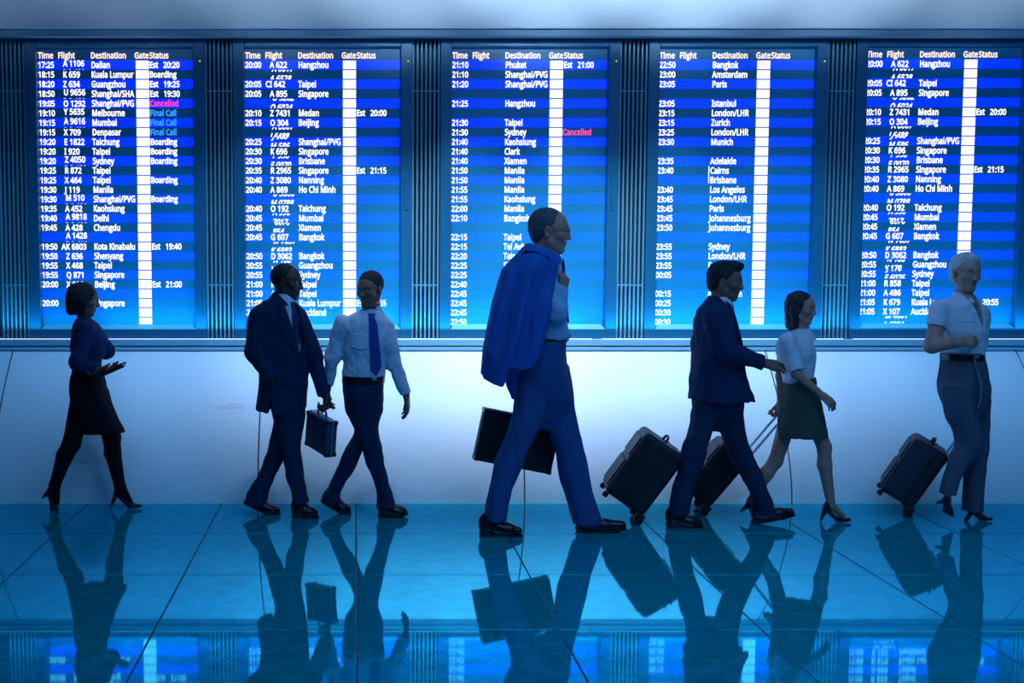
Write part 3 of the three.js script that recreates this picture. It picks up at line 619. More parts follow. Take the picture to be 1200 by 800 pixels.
// ---------------------------------------------------------------- man in a dark suit with a briefcase
{
  const P = new Person(7.64, 328, 'man in dark navy suit and tie, one hand pocketed, carrying the slim briefcase, looking right');
  const J = { neck: P.p(331, 352), chest: P.p(329, 385), pelvis: P.p(334, 462), sl: P.p(303, 370, 0.08), el: P.p(297, 411, 0.12), wl: P.p(319, 446, 0.17), sr: P.p(352, 372, 0), er: P.p(369, 418, 0.04), wr: P.p(379, 463, 0.09),
    hl: P.p(335, 470, -0.05), kl: P.p(325, 524, -0.05), al: P.p(298, 583, -0.06), tl: P.p(312, 597, -0.05), hr: P.p(338, 470, 0.05), kr: P.p(342, 530, 0.05), ar: P.p(350, 588, 0.05), tr: P.p(366, 598, 0.06) };
  P.head(336, 331, 0, 78, 2, 0.97, { neck: P.p(330, 358), lips: M.lip_dark, neckR: 0.056 });
  P.skin(core(P, J), BOX(270, 340, 400, 606), 0.012);
  P.hand(P.p(382.5, 462.5, 0.09), V(0, -1, 0), V(-0.87, 0, 0.49), -1, { curl: [62, 70, 48], thumb: [0.85, 0.2, 0.28], thumbBend: 0.55, scale: 1.0 });
  gripAt.slim = P.p(382.5, 462.5, 0.09).add(V(-0.028 * 0.87, -0.092, 0.028 * 0.49));
  P.finish(M.skin_dark);
  P.hair(M.hair_black, (f, L, s, fr) => { f.add(ell(L(0, 0.040, -0.018), 0.079 * s, 0.089 * s, 0.099 * s, fr)).sub(ell(L(0, -0.055, 0.088), 0.085 * s, 0.105 * s, 0.060 * s, fr), 0.01).and((x, y, z) => { const b = L(0, -0.055, 0); return b.y - y; }, 0.01).bump(folds(130, 130, 130, 0.0012)); });
  const shirt = P.loft([[345, 321, 342, 0.062, 0.01], [352, 314, 347, 0.09], [358, 305, 350, 0.115], [372, 301, 354, 0.13], [400, 303, 355, 0.13], [440, 306, 355, 0.13], [462, 308, 355, 0.13]]);
  P.sdf('shirt', inter(shirt, (x, y, z) => -1), BOX(290, 340, 370, 466), 0.01, M.white_shirt);
  P.sdf('collar', P.loft([[344, 321.5, 341, 0.060, 0.012], [349, 321, 343, 0.068, 0.012], [355, 319, 346, 0.085, 0.015]]), BOX(312, 340, 352, 358), 0.006, M.white_shirt);
  P.sdf('tie', inter(grow(shirt, 0.010), P.prism([[341, 353], [347, 353], [349, 360], [354, 395], [351, 403], [345, 398], [343, 361]], 0, 1)), BOX(335, 348, 360, 408), 0.006, M.dark_tie);
  const torso = P.loft([[348, 318, 342, 0.075, -0.01], [353, 309, 347, 0.11], [359, 300, 353, 0.135], [367, 296, 358, 0.15], [381, 296, 361, 0.158], [402, 299, 361, 0.158], [425, 302, 361, 0.155], [448, 303, 361, 0.158], [466, 301.5, 360, 0.165], [481, 300, 359, 0.172]]);
  const armL = sleeve([J.sl, J.el, J.wl], [0.064, 0.058, 0.043]), armR = sleeve([J.sr, J.er, P.p(379, 464, 0.09)], [0.056, 0.052, 0.040]);
  const jk = new Field().add(torso).add(armL, 0.04).add(armR, 0.03).bump(folds(9, 5, 9, 0.007));
  jk.sub(P.prism([[327, 342], [343, 350], [352, 366], [357, 400], [353, 416], [345, 398], [335, 366]], 0.0, 1));
  jk.sub(P.prism([[346, 483], [351, 462], [354, 483]], 0, 1)).sub(P.prism([[316, 482], [319, 462], [321, 482]], -1, 1));
  jk.and((x, y, z) => P.p(0, 478.5 + 0, 0).y - y - 0.02 * Math.sin(x * 9), 0);
  const jacket = P.sdf('jacket', jk, BOX(280, 343, 392, 484), 0.0085, M.navy_suit);
  const jfn = jk.fn;
  P.sdf('lapel', new Field().add(inter(grow(torso, 0.009), P.prism([[325, 344], [331, 347], [337, 362], [348, 396], [353, 417], [349, 412], [334, 392], [331, 382], [336, 379], [328, 366]], 0, 1))).add(inter(grow(torso, 0.009), P.prism([[346, 353], [351, 357], [357, 372], [357, 384], [360, 386], [358, 402], [354, 416], [357, 398], [353, 368]], 0, 1))), BOX(318, 340, 366, 422), 0.006, M.navy_suit, jacket);
  P.sdf('collar', inter(P.loft([[342, 319.5, 340, 0.068, 0.0], [348, 316, 344, 0.086, 0.0], [357, 309, 350, 0.12, 0.0]]), P.prism([[310, 340], [324, 340], [331, 348], [340, 357], [336, 360], [308, 360]])), BOX(306, 338, 348, 360), 0.006, M.navy_suit, jacket);
  P.sdf('pocket_flap', inter(grow(torso, 0.007), P.prism([[326, 440], [347, 444], [347, 450], [326, 446]], 0, 1)), BOX(320, 434, 352, 454), 0.006, M.navy_suit, jacket);
  P.part('button', [new THREE.CylinderGeometry(0.008, 0.008, 0.006, 12).rotateX(Math.PI / 2).translate(...P.p(354, 420, 0.168).toArray())], M.button, jacket);
  const tr = new Field().add(P.loft([[455, 318, 356, 0.14], [475, 318, 356, 0.145], [490, 321, 354, 0.125], [503, 327, 350, 0.09], [514, 333, 345, 0.05]]));
  tr.add(P.loft([[480, 322, 355, 0.10, 0.03], [500, 324, 353.5, 0.09, 0.04], [520, 328, 353.5, 0.085, 0.05], [540, 332, 353.5, 0.08, 0.05], [555, 335, 356.5, 0.08, 0.05], [566, 337.5, 358.5, 0.078, 0.05], [576, 341, 359.5, 0.076, 0.05], [588, 342, 362.5, 0.075, 0.05]]), 0.035);
  tr.add(P.loft([[478, 322, 346, 0.10, -0.03], [495, 321, 344, 0.09, -0.04], [510, 318, 339, 0.085, -0.05], [525, 313, 335, 0.08, -0.05], [540, 308, 331, 0.078, -0.055], [560, 300, 322, 0.075, -0.06], [574, 291.5, 316, 0.075, -0.06], [584, 288, 313, 0.075, -0.06], [591, 290, 311, 0.07, -0.06]]), 0.008);
  tr.bump(folds(14, 7, 12, 0.008, 3));
  P.sdf('trousers', tr, BOX(280, 452, 370, 596, 0.3), 0.0085, M.navy_trousers);
  P.shoe(P.ground(342, 0.05), P.ground(362, 0.055), P.ground(374, 0.06));
  const hl = P.p(285, 589, -0.06); P.shoe(hl, P.ground(312, -0.055), P.ground(329, -0.05));
}
// ---------------------------------------------------------------- man in a white shirt and blue tie
{
  const P = new Person(7.66, 424, 'man in white shirt and blue tie, smiling back at the man beside him');
  const J = { neck: P.p(435, 366), chest: P.p(430, 392), pelvis: P.p(427, 455), sl: P.p(402, 379, 0.03), el: P.p(390, 416, 0), wl: P.p(384, 452, -0.06), sr: P.p(453, 385, 0.03), er: P.p(461, 424, 0.02), wr: P.p(475, 461, 0.04),
    hl: P.p(428, 458, -0.06), kl: P.p(421, 512, -0.05), al: P.p(387, 578, -0.06), tl: P.p(398, 596, -0.05), hr: P.p(432, 458, 0.06), kr: P.p(437, 527, 0.05), ar: P.p(450, 590, 0.05), tr: P.p(470, 595, 0.06) };
  P.head(434, 340, 0.02, -38, 4, 0.95, { neck: P.p(437, 368, -0.01), lips: M.lip_dark, roll: 3 });
  P.skin(core(P, J, 0.92), BOX(362, 355, 492, 606), 0.012);
  P.hand(P.p(476, 462, 0.04), V(0.12, -1, 0.1), V(-0.9, 0, -0.3), 1, { curl: [16, 22, 16], thumb: [0.85, 0.4, 0.3], scale: 0.98 });
  P.hand(P.p(384, 453, -0.06), V(-0.05, -1, 0), V(0.9, 0, -0.3), -1, { curl: [22, 26, 18], scale: 0.98 });
  P.finish(M.skin_brown);
  P.hair(M.hair_black, (f, L, s, fr) => { f.add(ell(L(0, 0.046, -0.016), 0.082 * s, 0.091 * s, 0.102 * s, fr)).sub(ell(L(0, -0.055, 0.092), 0.086 * s, 0.108 * s, 0.066 * s, fr), 0.01).and((x, y, z) => L(0, -0.05, 0).y - y, 0.01).bump(folds(90, 90, 90, 0.002)); });
  P.part('teeth', [new THREE.SphereGeometry(1, 12, 8).scale(0.014 * P.H.s, 0.0035 * P.H.s, 0.004 * P.H.s).applyQuaternion(P.H.fr.q).translate(...P.H.L(0, -0.066, 0.0915).toArray())], M.eye_white);
  const torso = P.loft([[362, 424, 447, 0.065], [367, 414, 451, 0.095], [373, 404, 455, 0.115], [381, 399, 459, 0.125], [394, 401, 458, 0.130], [408, 402, 454, 0.130], [422, 403, 450, 0.125], [432, 401.5, 451, 0.128], [439, 401, 451, 0.128], [443, 403, 449, 0.12]]);
  const aL = sleeve([J.sl, J.el, P.p(384, 452, -0.06)], [0.056, 0.049, 0.036]), aR = sleeve([J.sr, J.er, J.wr], [0.054, 0.049, 0.036]);
  const sh = new Field().add(torso).add(aL, 0.03).add(aR, 0.03).bump(folds(15, 11, 15, 0.007, 8));
  const shirt = P.sdf('shirt', sh, BOX(376, 358, 486, 466, 0.3), 0.0075, M.white_shirt);
  P.sdf('collar', new Field().add(P.loft([[358, 425, 446, 0.062, 0.0], [364, 422, 448, 0.075, 0.0], [371, 417, 449, 0.095, 0.0]])).sub(P.prism([[431, 357], [442, 357], [438, 364], [436, 374], [433, 374]], 0, 1)).sub(P.prism([[412, 366], [424, 374], [412, 376]], -1, 1)), BOX(410, 354, 454, 376), 0.006, M.white_shirt, shirt);
  P.sdf('shirt_pocket', inter(grow(torso, 0.008), P.prism([[412, 389], [430, 389], [431, 406], [421, 408.5], [411, 405]], 0, 1)), BOX(406, 384, 436, 412), 0.006, M.white_shirt, shirt);
  P.sdf('cuff', new Field().add(sleeve([P.p(472, 451, 0.036), P.p(475.7, 461.6, 0.04)], [0.039, 0.037])), BOX(460, 442, 486, 468), 0.006, M.white_shirt, shirt);
  const tie = P.sdf('tie', inter(grow(torso, 0.014), P.prism([[432, 371], [439, 371], [442, 380], [447, 428], [441, 438.5], [434, 432], [432, 382]], 0, 1)), BOX(426, 367, 452, 442), 0.006, M.blue_tie);
  P.sdf('knot', inter(grow(torso, 0.024), P.prism([[431, 366], [439.5, 366], [438, 373.5], [433.5, 373.5]], 0, 1)), BOX(426, 362, 444, 378), 0.005, M.blue_tie, tie);
  const tr = new Field().add(P.loft([[440, 402, 450, 0.125], [452, 401.5, 449.5, 0.135], [468, 403, 449, 0.138], [482, 406, 447.5, 0.125], [494, 413, 443, 0.10], [504, 419, 439, 0.08], [513, 425, 434, 0.045]]));
  tr.add(P.loft([[478, 408, 446, 0.10, 0.03], [492, 412, 444, 0.09, 0.04], [504, 416.5, 444, 0.085, 0.045], [515, 420.5, 446, 0.083, 0.05], [530, 426, 449, 0.08, 0.05], [550, 432, 451.5, 0.077, 0.05], [570, 440, 456, 0.074, 0.05], [582, 443, 461, 0.074, 0.05], [594, 442, 464, 0.072, 0.05]]), 0.035);
  tr.add(P.loft([[480, 413, 446, 0.10, -0.03], [495, 414, 440, 0.09, -0.04], [510, 412.5, 433, 0.085, -0.05], [530, 402, 425, 0.08, -0.05], [550, 394, 414.5, 0.077, -0.055], [570, 385, 402, 0.074, -0.06], [580, 378, 399.5, 0.074, -0.06], [589, 378, 398, 0.07, -0.06]]), 0.008);
  tr.bump(folds(14, 6, 12, 0.007, 21));
  const trousers = P.sdf('trousers', tr, BOX(370, 438, 474, 598, 0.3), 0.0085, M.navy_trousers);
  const band = P.loft([[440.5, 402, 450.5, 0.128], [447, 401.5, 450, 0.132]]);
  const belt = P.sdf('belt', grow(band, 0.006), BOX(396, 436, 456, 451, 0.2), 0.0065, M.black_leather);
  P.part('buckle', [rbox(0.034, 0.026, 0.008, 0.003).translate(...P.p(438.5, 444, 0.145).toArray())], M.silver, belt);
  P.shoe(P.ground(443, 0.05), P.ground(466, 0.055), P.ground(479, 0.06).add(V(0, 0.018, 0)));
  P.shoe(P.p(375, 587, -0.06), P.ground(399, -0.055), P.ground(412, -0.05));
}
// ---------------------------------------------------------------- man in blue with his jacket slung over the shoulder
{
  const P = new Person(7.14, 645, 'tall grey-haired man in glasses striding right, holding a jacket over his shoulder');
  const J = { neck: P.p(640, 298), chest: P.p(632, 330), pelvis: P.p(637, 425), sl: P.p(630, 322, 0.15), el: P.p(653, 366, 0.19), wl: P.p(659, 340, 0.16), sr: P.p(630, 322, -0.17), er: P.p(612, 390, -0.25), wr: P.p(613, 458, -0.22),
    hl: P.p(632, 430, 0.07), kl: P.p(612, 520, 0.05), al: P.p(580, 604, 0.05), tl: P.p(600, 619, 0.05), hr: P.p(640, 430, -0.07), kr: P.p(664, 515, -0.05), ar: P.p(690, 606, -0.05), tr: P.p(720, 618, -0.05) };
  P.head(644, 271, 0, 80, 3, 1.14, { neck: P.p(637, 302), lips: M.lip_dark, neckR: 0.052, brow: (std('brow_grey', [0.06, 0.055, 0.06], 0.7)) });
  P.skin(core(P, J), BOX(545, 290, 740, 630), 0.012);
  P.hand(P.p(659.5, 341, 0.16), V(0.16, 1, 0.0), V(-0.55, 0.0, -0.8), 1, { curl: [58, 66, 40], thumb: [1, 0.1, 0.25], scale: 1.02 });
  P.hand(P.p(613, 459, -0.22), V(0, -1, 0), V(0.1, 0, 1), 1, { curl: [60, 60, 40], thumb: [0.7, 0.3, 0.6] });
  P.finish(M.skin_light);
  P.hair(M.hair_grey, (f, L, s, fr) => { f.add(ell(L(0, 0.038, -0.018), 0.080 * s, 0.090 * s, 0.100 * s, fr)).add(ell(L(0, -0.015, -0.055), 0.066 * s, 0.06 * s, 0.05 * s, fr), 0.03).sub(ell(L(0, -0.062, 0.098), 0.088 * s, 0.118 * s, 0.070 * s, fr), 0.016).and((x, y, z) => L(0, -0.085, 0).y - y, 0.01).bump(folds(80, 60, 80, 0.002)); }, 0.21);
  { const { L, s } = P.H, fr = P.H.fr;   // glasses: two rims, bridge, temples
    const rim = (m) => { const pts = []; for (let i = 0; i <= 16; i++) { const a = i / 16 * 2 * Math.PI; pts.push(L(m * 0.033 + 0.023 * Math.cos(a), 0.002 + 0.016 * Math.sin(a), 0.108 - 0.1 * Math.abs(m * 0.033 + 0.023 * Math.cos(a)) ** 1.35)); } return tube(pts, 0.0014 * s, 40, 6); };
    const gl = P.part('glasses', [rim(1), rim(-1), rod(L(-0.010, 0.006, 0.107), L(0.010, 0.006, 0.107), 0.0014 * s), ...[-1, 1].map((m) => tube([L(m * 0.056, 0.006, 0.098), L(m * 0.078, 0.008, 0.04), L(m * 0.083, 0.010, 0.0), L(m * 0.080, -0.01, -0.02)], 0.0016 * s, 16, 6))], M.eye_dark); }
  const torso = P.loft([[297, 628, 652, 0.075], [303, 616, 655, 0.13], [311, 607, 657, 0.175], [326, 600, 659, 0.205], [346, 597, 661, 0.205], [366, 600, 662, 0.195], [381, 605, 664, 0.185], [392, 608, 667, 0.18], [400, 612, 664, 0.16]]);
  const sh = new Field().add(torso).add(limb(new Field(), [J.sl, J.el], [0.068, 0.058]).fn, 0.03).add(sleeve([J.el, P.p(660, 337, 0.16)], [0.056, 0.043]), 0.03).add(sleeve([J.sr, J.er, J.wr], [0.066, 0.055, 0.043]), 0.03).bump(folds(12, 12, 12, 0.008, 31));
  const under = sh.fn;
  const shirt = P.sdf('shirt', sh, BOX(585, 292, 680, 470, 0.4), 0.0085, M.pale_blue_shirt);
  P.sdf('collar', new Field().add(P.loft([[292, 626, 654, 0.072, 0], [299, 622, 658, 0.088, 0], [307, 620, 660, 0.10, 0]])).sub(P.prism([[655, 290], [664, 290], [664, 312], [658, 312]], -0.03, 0.03)).and(framed(WORLD, P.p(640, 296), (x, y, z) => y * 0.9 + x * 0.42 - 0.01)), BOX(612, 286, 668, 312), 0.006, M.pale_blue_shirt, shirt);
  P.sdf('tie', P.loft([[303, 650, 661, 0.03], [312, 652, 662, 0.035], [350, 653, 664, 0.035], [378, 655, 667, 0.035]]), BOX(645, 298, 674, 384), 0.007, M.dark_tie);
  const tr = new Field().add(P.loft([[390, 612, 664, 0.155], [408, 609, 662.5, 0.17], [428, 606, 664, 0.175], [448, 604, 667, 0.165], [465, 604, 669, 0.14], [478, 609, 666, 0.11], [491, 619, 655, 0.08], [503, 629, 645, 0.045]]));
  tr.add(P.loft([[430, 618, 664, 0.11, -0.05], [455, 628, 669, 0.105, -0.05], [475, 634, 673.5, 0.1, -0.05], [496, 641, 677.5, 0.095, -0.05], [515, 646.5, 681, 0.092, -0.05], [540, 652, 686, 0.09, -0.05], [560, 656, 689.5, 0.088, -0.05], [585, 664, 696, 0.085, -0.05], [600, 668.5, 702, 0.082, -0.05], [613, 672, 706, 0.08, -0.05]]), 0.035);
  tr.add(P.loft([[430, 606, 650, 0.11, 0.05], [455, 604, 646, 0.105, 0.05], [475, 602, 642, 0.1, 0.05], [493, 597, 636, 0.097, 0.05], [515, 590, 625.5, 0.094, 0.05], [540, 581, 614, 0.09, 0.05], [555, 577, 608, 0.088, 0.05], [577, 571.5, 600, 0.085, 0.05], [597, 567.5, 594, 0.082, 0.05], [609, 567, 592, 0.08, 0.05]]), 0.008);
  tr.bump(folds(11, 4, 10, 0.008, 47));
  const trousers = P.sdf('trousers', tr, BOX(556, 386, 716, 618, 0.3), 0.0095, M.mid_blue_trousers);
  const belt = P.sdf('belt', grow(P.loft([[389, 611, 665, 0.158], [397, 610, 664, 0.165]]), 0.008), BOX(602, 384, 674, 402, 0.25), 0.008, M.black_leather);
  P.part('buckle', [rbox(0.008, 0.032, 0.034, 0.003).translate(...P.p(667, 393, 0.0).toArray())], M.silver, belt);
  P.shoe(P.ground(562, 0.05), P.ground(595, 0.055), P.ground(613, 0.06), { size: 1.1 });
  P.shoe(P.ground(675, -0.05), P.ground(708, -0.05), P.ground(735, -0.05).add(V(0, 0.012, 0)), { size: 1.1 });

  // the jacket he carries: a thing of its own
  const K = new Person(7.14, 610, '');
  K.g.name = numbered('suit_jacket'); names.person--; tag(K.g, 'blue suit jacket slung over the shoulder of the tall man', 'jacket');
  const outer = K.loft([[285, 617, 624, 0.05, 0.13], [289, 611, 640, 0.10, 0.12], [297, 604, 652, 0.14, 0.11], [305, 597, 656, 0.165, 0.11], [316, 589, 652, 0.178, 0.11], [335, 582, 648, 0.178, 0.115], [358, 576, 647, 0.17, 0.125], [380, 571, 645, 0.16, 0.13], [402, 567, 641, 0.15, 0.135], [425, 563, 632, 0.14, 0.135], [450, 560, 612, 0.12, 0.13]]);
  const jk = new Field().add(outer).bump((x, y, z) => 0.022 * Math.sin((x - (y - 1.5) * 0.28) * 42 + 1.4 * noise(x * 5, y * 3, 2)) * Math.min(1, Math.max(0, (1.95 - y) * 1.6))).bump(folds(9, 4, 9, 0.008, 60));
  jk.and(K.prism([[615, 284], [630, 288], [650, 297], [657, 303], [648, 308], [645, 335], [645, 362], [641, 388], [635, 406], [624, 424], [606, 429], [591, 427], [588, 438], [584, 449], [572, 445], [560, 440], [565, 405], [575, 356], [587, 315], [602, 297]]), 0.008).sub(grow(under, 0.001));
  K.sdf('jacket_body', jk, [552, 280, 665, 456, -0.2, 0.36], 0.0085, M.mid_blue_suit);
  K.sdf('lapel', new Field().add(inter(grow(jk.fn, 0.008), K.prism([[630, 288], [640, 292], [634, 312], [622, 345], [607, 395], [600, 420], [598, 405], [606, 360], [618, 318]], 0, 1))), [590, 284, 650, 425, -0.2, 0.36], 0.0075, M.mid_blue_suit);
  const slv = new Field().add(K.loft([[420, 592, 618, 0.05, 0.08], [436, 591, 612, 0.05, 0.06], [452, 594, 609, 0.045, 0.05], [468, 600, 606, 0.04, 0.05]])).bump(folds(14, 8, 14, 0.006));
  K.sdf('sleeve', slv, [585, 416, 624, 472, -0.1, 0.2], 0.0075, M.mid_blue_suit);
  K.sdf('collar', inter(grow(outer, 0.014), K.prism([[615, 285], [628, 288], [640, 294], [636, 303], [622, 296], [612, 294], [606, 296]], -0.05, 1)), [598, 278, 648, 308, -0.2, 0.36], 0.0075, M.mid_blue_suit);
}
// ---------------------------------------------------------------- man in a navy suit pulling a suitcase
{
  const P = new Person(7.36, 850, 'man in plain navy suit walking right with one arm swung forward');
  const J = { neck: P.p(842, 352), chest: P.p(838, 385), pelvis: P.p(840, 460), sl: P.p(836, 371, 0.17), el: P.p(856, 413, 0.22), wl: P.p(892, 424, 0.2), sr: P.p(838, 371, -0.17), er: P.p(824, 422, -0.18), wr: P.p(821, 468, -0.13),
    hl: P.p(835, 465, 0.06), kl: P.p(818, 530, 0.05), al: P.p(796, 600, 0.05), tl: P.p(812, 610, 0.05), hr: P.p(845, 465, -0.06), kr: P.p(868, 530, -0.05), ar: P.p(895, 596, -0.05), tr: P.p(918, 605, -0.05) };
  P.head(850, 330, 0, 68, 5, 0.98, { neck: P.p(841, 357), lips: M.lip_dark });
  P.skin(core(P, J), BOX(770, 345, 945, 622), 0.012);
  P.hand(P.p(895, 425, 0.2), V(1, -0.28, 0.05), V(0, -0.5, -0.85), 1, { curl: [14, 20, 14], thumb: [0.85, 0.45, 0.2], scale: 0.95 });
  P.hand(P.p(820.5, 469, -0.13), V(-0.1, -1, 0), V(0.3, 0, 1), 1, { curl: [60, 60, 40], thumb: [0.7, 0.3, 0.6] });
  P.finish(M.skin_brown);
  P.hair(M.hair_black, (f, L, s, fr) => { f.add(ell(L(0, 0.045, -0.018), 0.083 * s, 0.092 * s, 0.103 * s, fr)).add(ell(L(0, 0.108, 0.055), 0.05 * s, 0.03 * s, 0.05 * s, fr), 0.03).add(ell(L(0, -0.02, -0.062), 0.066 * s, 0.06 * s, 0.05 * s, fr), 0.03).sub(ell(L(0, -0.032, 0.088), 0.09 * s, 0.100 * s, 0.074 * s, fr), 0.012).and((x, y, z) => L(0, -0.07, 0).y - y, 0.01).bump(folds(60, 60, 60, 0.003)); }, 0.21);
  const shirt = P.loft([[349, 832, 852, 0.064, 0], [355, 826, 854, 0.10], [364, 822, 856, 0.14], [385, 820, 858, 0.16], [420, 820, 864, 0.16], [455, 820, 866, 0.16]]);
  P.sdf('shirt', shirt, BOX(812, 344, 872, 460), 0.01, M.white_shirt);
  P.sdf('collar', new Field().add(P.loft([[347.5, 833, 852, 0.062, 0], [352, 831, 856, 0.072, 0], [358, 829, 858, 0.085, 0]])).sub(P.prism([[852, 344], [862, 344], [862, 362], [857, 360]], -0.02, 0.02)), BOX(824, 341, 864, 362), 0.006, M.white_shirt);
  P.sdf('tie', P.loft([[354, 849, 859, 0.022], [364, 851, 860, 0.032], [390, 853, 862.5, 0.035], [410, 856, 867, 0.03]]), BOX(844, 350, 872, 414), 0.007, M.dark_tie);
  const torso = P.loft([[352, 831, 850, 0.08], [357, 824, 853, 0.13], [365, 819, 856, 0.178], [381, 816, 860, 0.205], [400, 814, 865, 0.205], [420, 812.5, 869, 0.2], [440, 811, 874, 0.2], [456, 810, 878, 0.205], [468, 809, 881, 0.21]]);
  const jk = new Field().add(torso).add(sleeve([J.sl, J.el, P.p(894, 424.5, 0.2)], [0.068, 0.062, 0.044]), 0.04).add(sleeve([J.sr, J.er, J.wr], [0.066, 0.056, 0.043]), 0.04).bump(folds(9, 6, 9, 0.008, 77));
  jk.sub(P.prism([[849, 345], [864, 345], [868, 396], [862, 396], [856, 372]], -0.055, 0.055)).sub(P.prism([[862, 470], [869, 430], [890, 430], [890, 474]], -0.03, 0.03));
  const jacket = P.sdf('jacket', jk, BOX(800, 346, 906, 474, 0.36), 0.009, M.deep_navy_suit);
  P.sdf('lapel', new Field().add(inter(grow(torso, 0.008), P.prism([[845, 351], [852, 354], [863, 398], [866, 412], [858, 398], [850, 384], [853, 380], [847, 364]], 0.03, 1))), BOX(838, 346, 872, 416), 0.007, M.deep_navy_suit, jacket);
  P.sdf('collar', inter(P.loft([[346.5, 830.5, 851, 0.072, 0.0], [352, 827, 856, 0.09, 0.0], [360, 822, 860, 0.13, 0.0]]), P.prism([[818, 340], [836, 344], [843, 352], [850, 361], [846, 364], [816, 364]])), BOX(816, 342, 860, 364), 0.006, M.deep_navy_suit, jacket);
  P.sdf('pocket_flap', inter(grow(torso, 0.007), P.prism([[836, 438], [858, 440], [858, 447], [836, 445]], 0, 1)), BOX(828, 432, 864, 452), 0.007, M.deep_navy_suit, jacket);
  const tr = new Field().add(P.loft([[450, 815, 868, 0.16], [468, 813.5, 868.5, 0.165], [482, 815, 867, 0.13], [494, 823, 859, 0.09], [506, 833, 849, 0.045]]));
  tr.add(P.loft([[470, 828, 868, 0.105, -0.05], [485, 836, 870, 0.1, -0.05], [500, 844, 871.5, 0.092, -0.05], [515, 849, 876, 0.09, -0.05], [530, 854, 881, 0.087, -0.05], [545, 861, 887.5, 0.084, -0.05], [560, 869, 893.5, 0.082, -0.05], [575, 877, 899.5, 0.08, -0.05], [590, 882, 905, 0.078, -0.05], [602, 884, 908, 0.075, -0.05]]), 0.035);
  tr.add(P.loft([[470, 814, 855, 0.105, 0.05], [485, 812, 846, 0.1, 0.05], [500, 809.5, 836, 0.094, 0.05], [515, 804, 831.5, 0.09, 0.05], [530, 799, 828, 0.086, 0.05], [545, 795.5, 822, 0.083, 0.05], [560, 792, 816, 0.08, 0.05], [580, 787.5, 811, 0.078, 0.05], [602, 784.5, 808, 0.075, 0.05]]), 0.008);
  tr.bump(folds(12, 5, 10, 0.008, 90));
  P.sdf('trousers', tr, BOX(774, 446, 918, 606, 0.3), 0.009, M.navy_trousers);
  P.shoe(P.ground(781, 0.05), P.ground(809, 0.055), P.ground(825, 0.06), { size: 1.03 });
  P.shoe(P.ground(884, -0.05), P.ground(913, -0.05).add(V(0, 0.03, 0)), P.ground(932, -0.05).add(V(0, 0.055, 0)), { size: 1.03 });
}
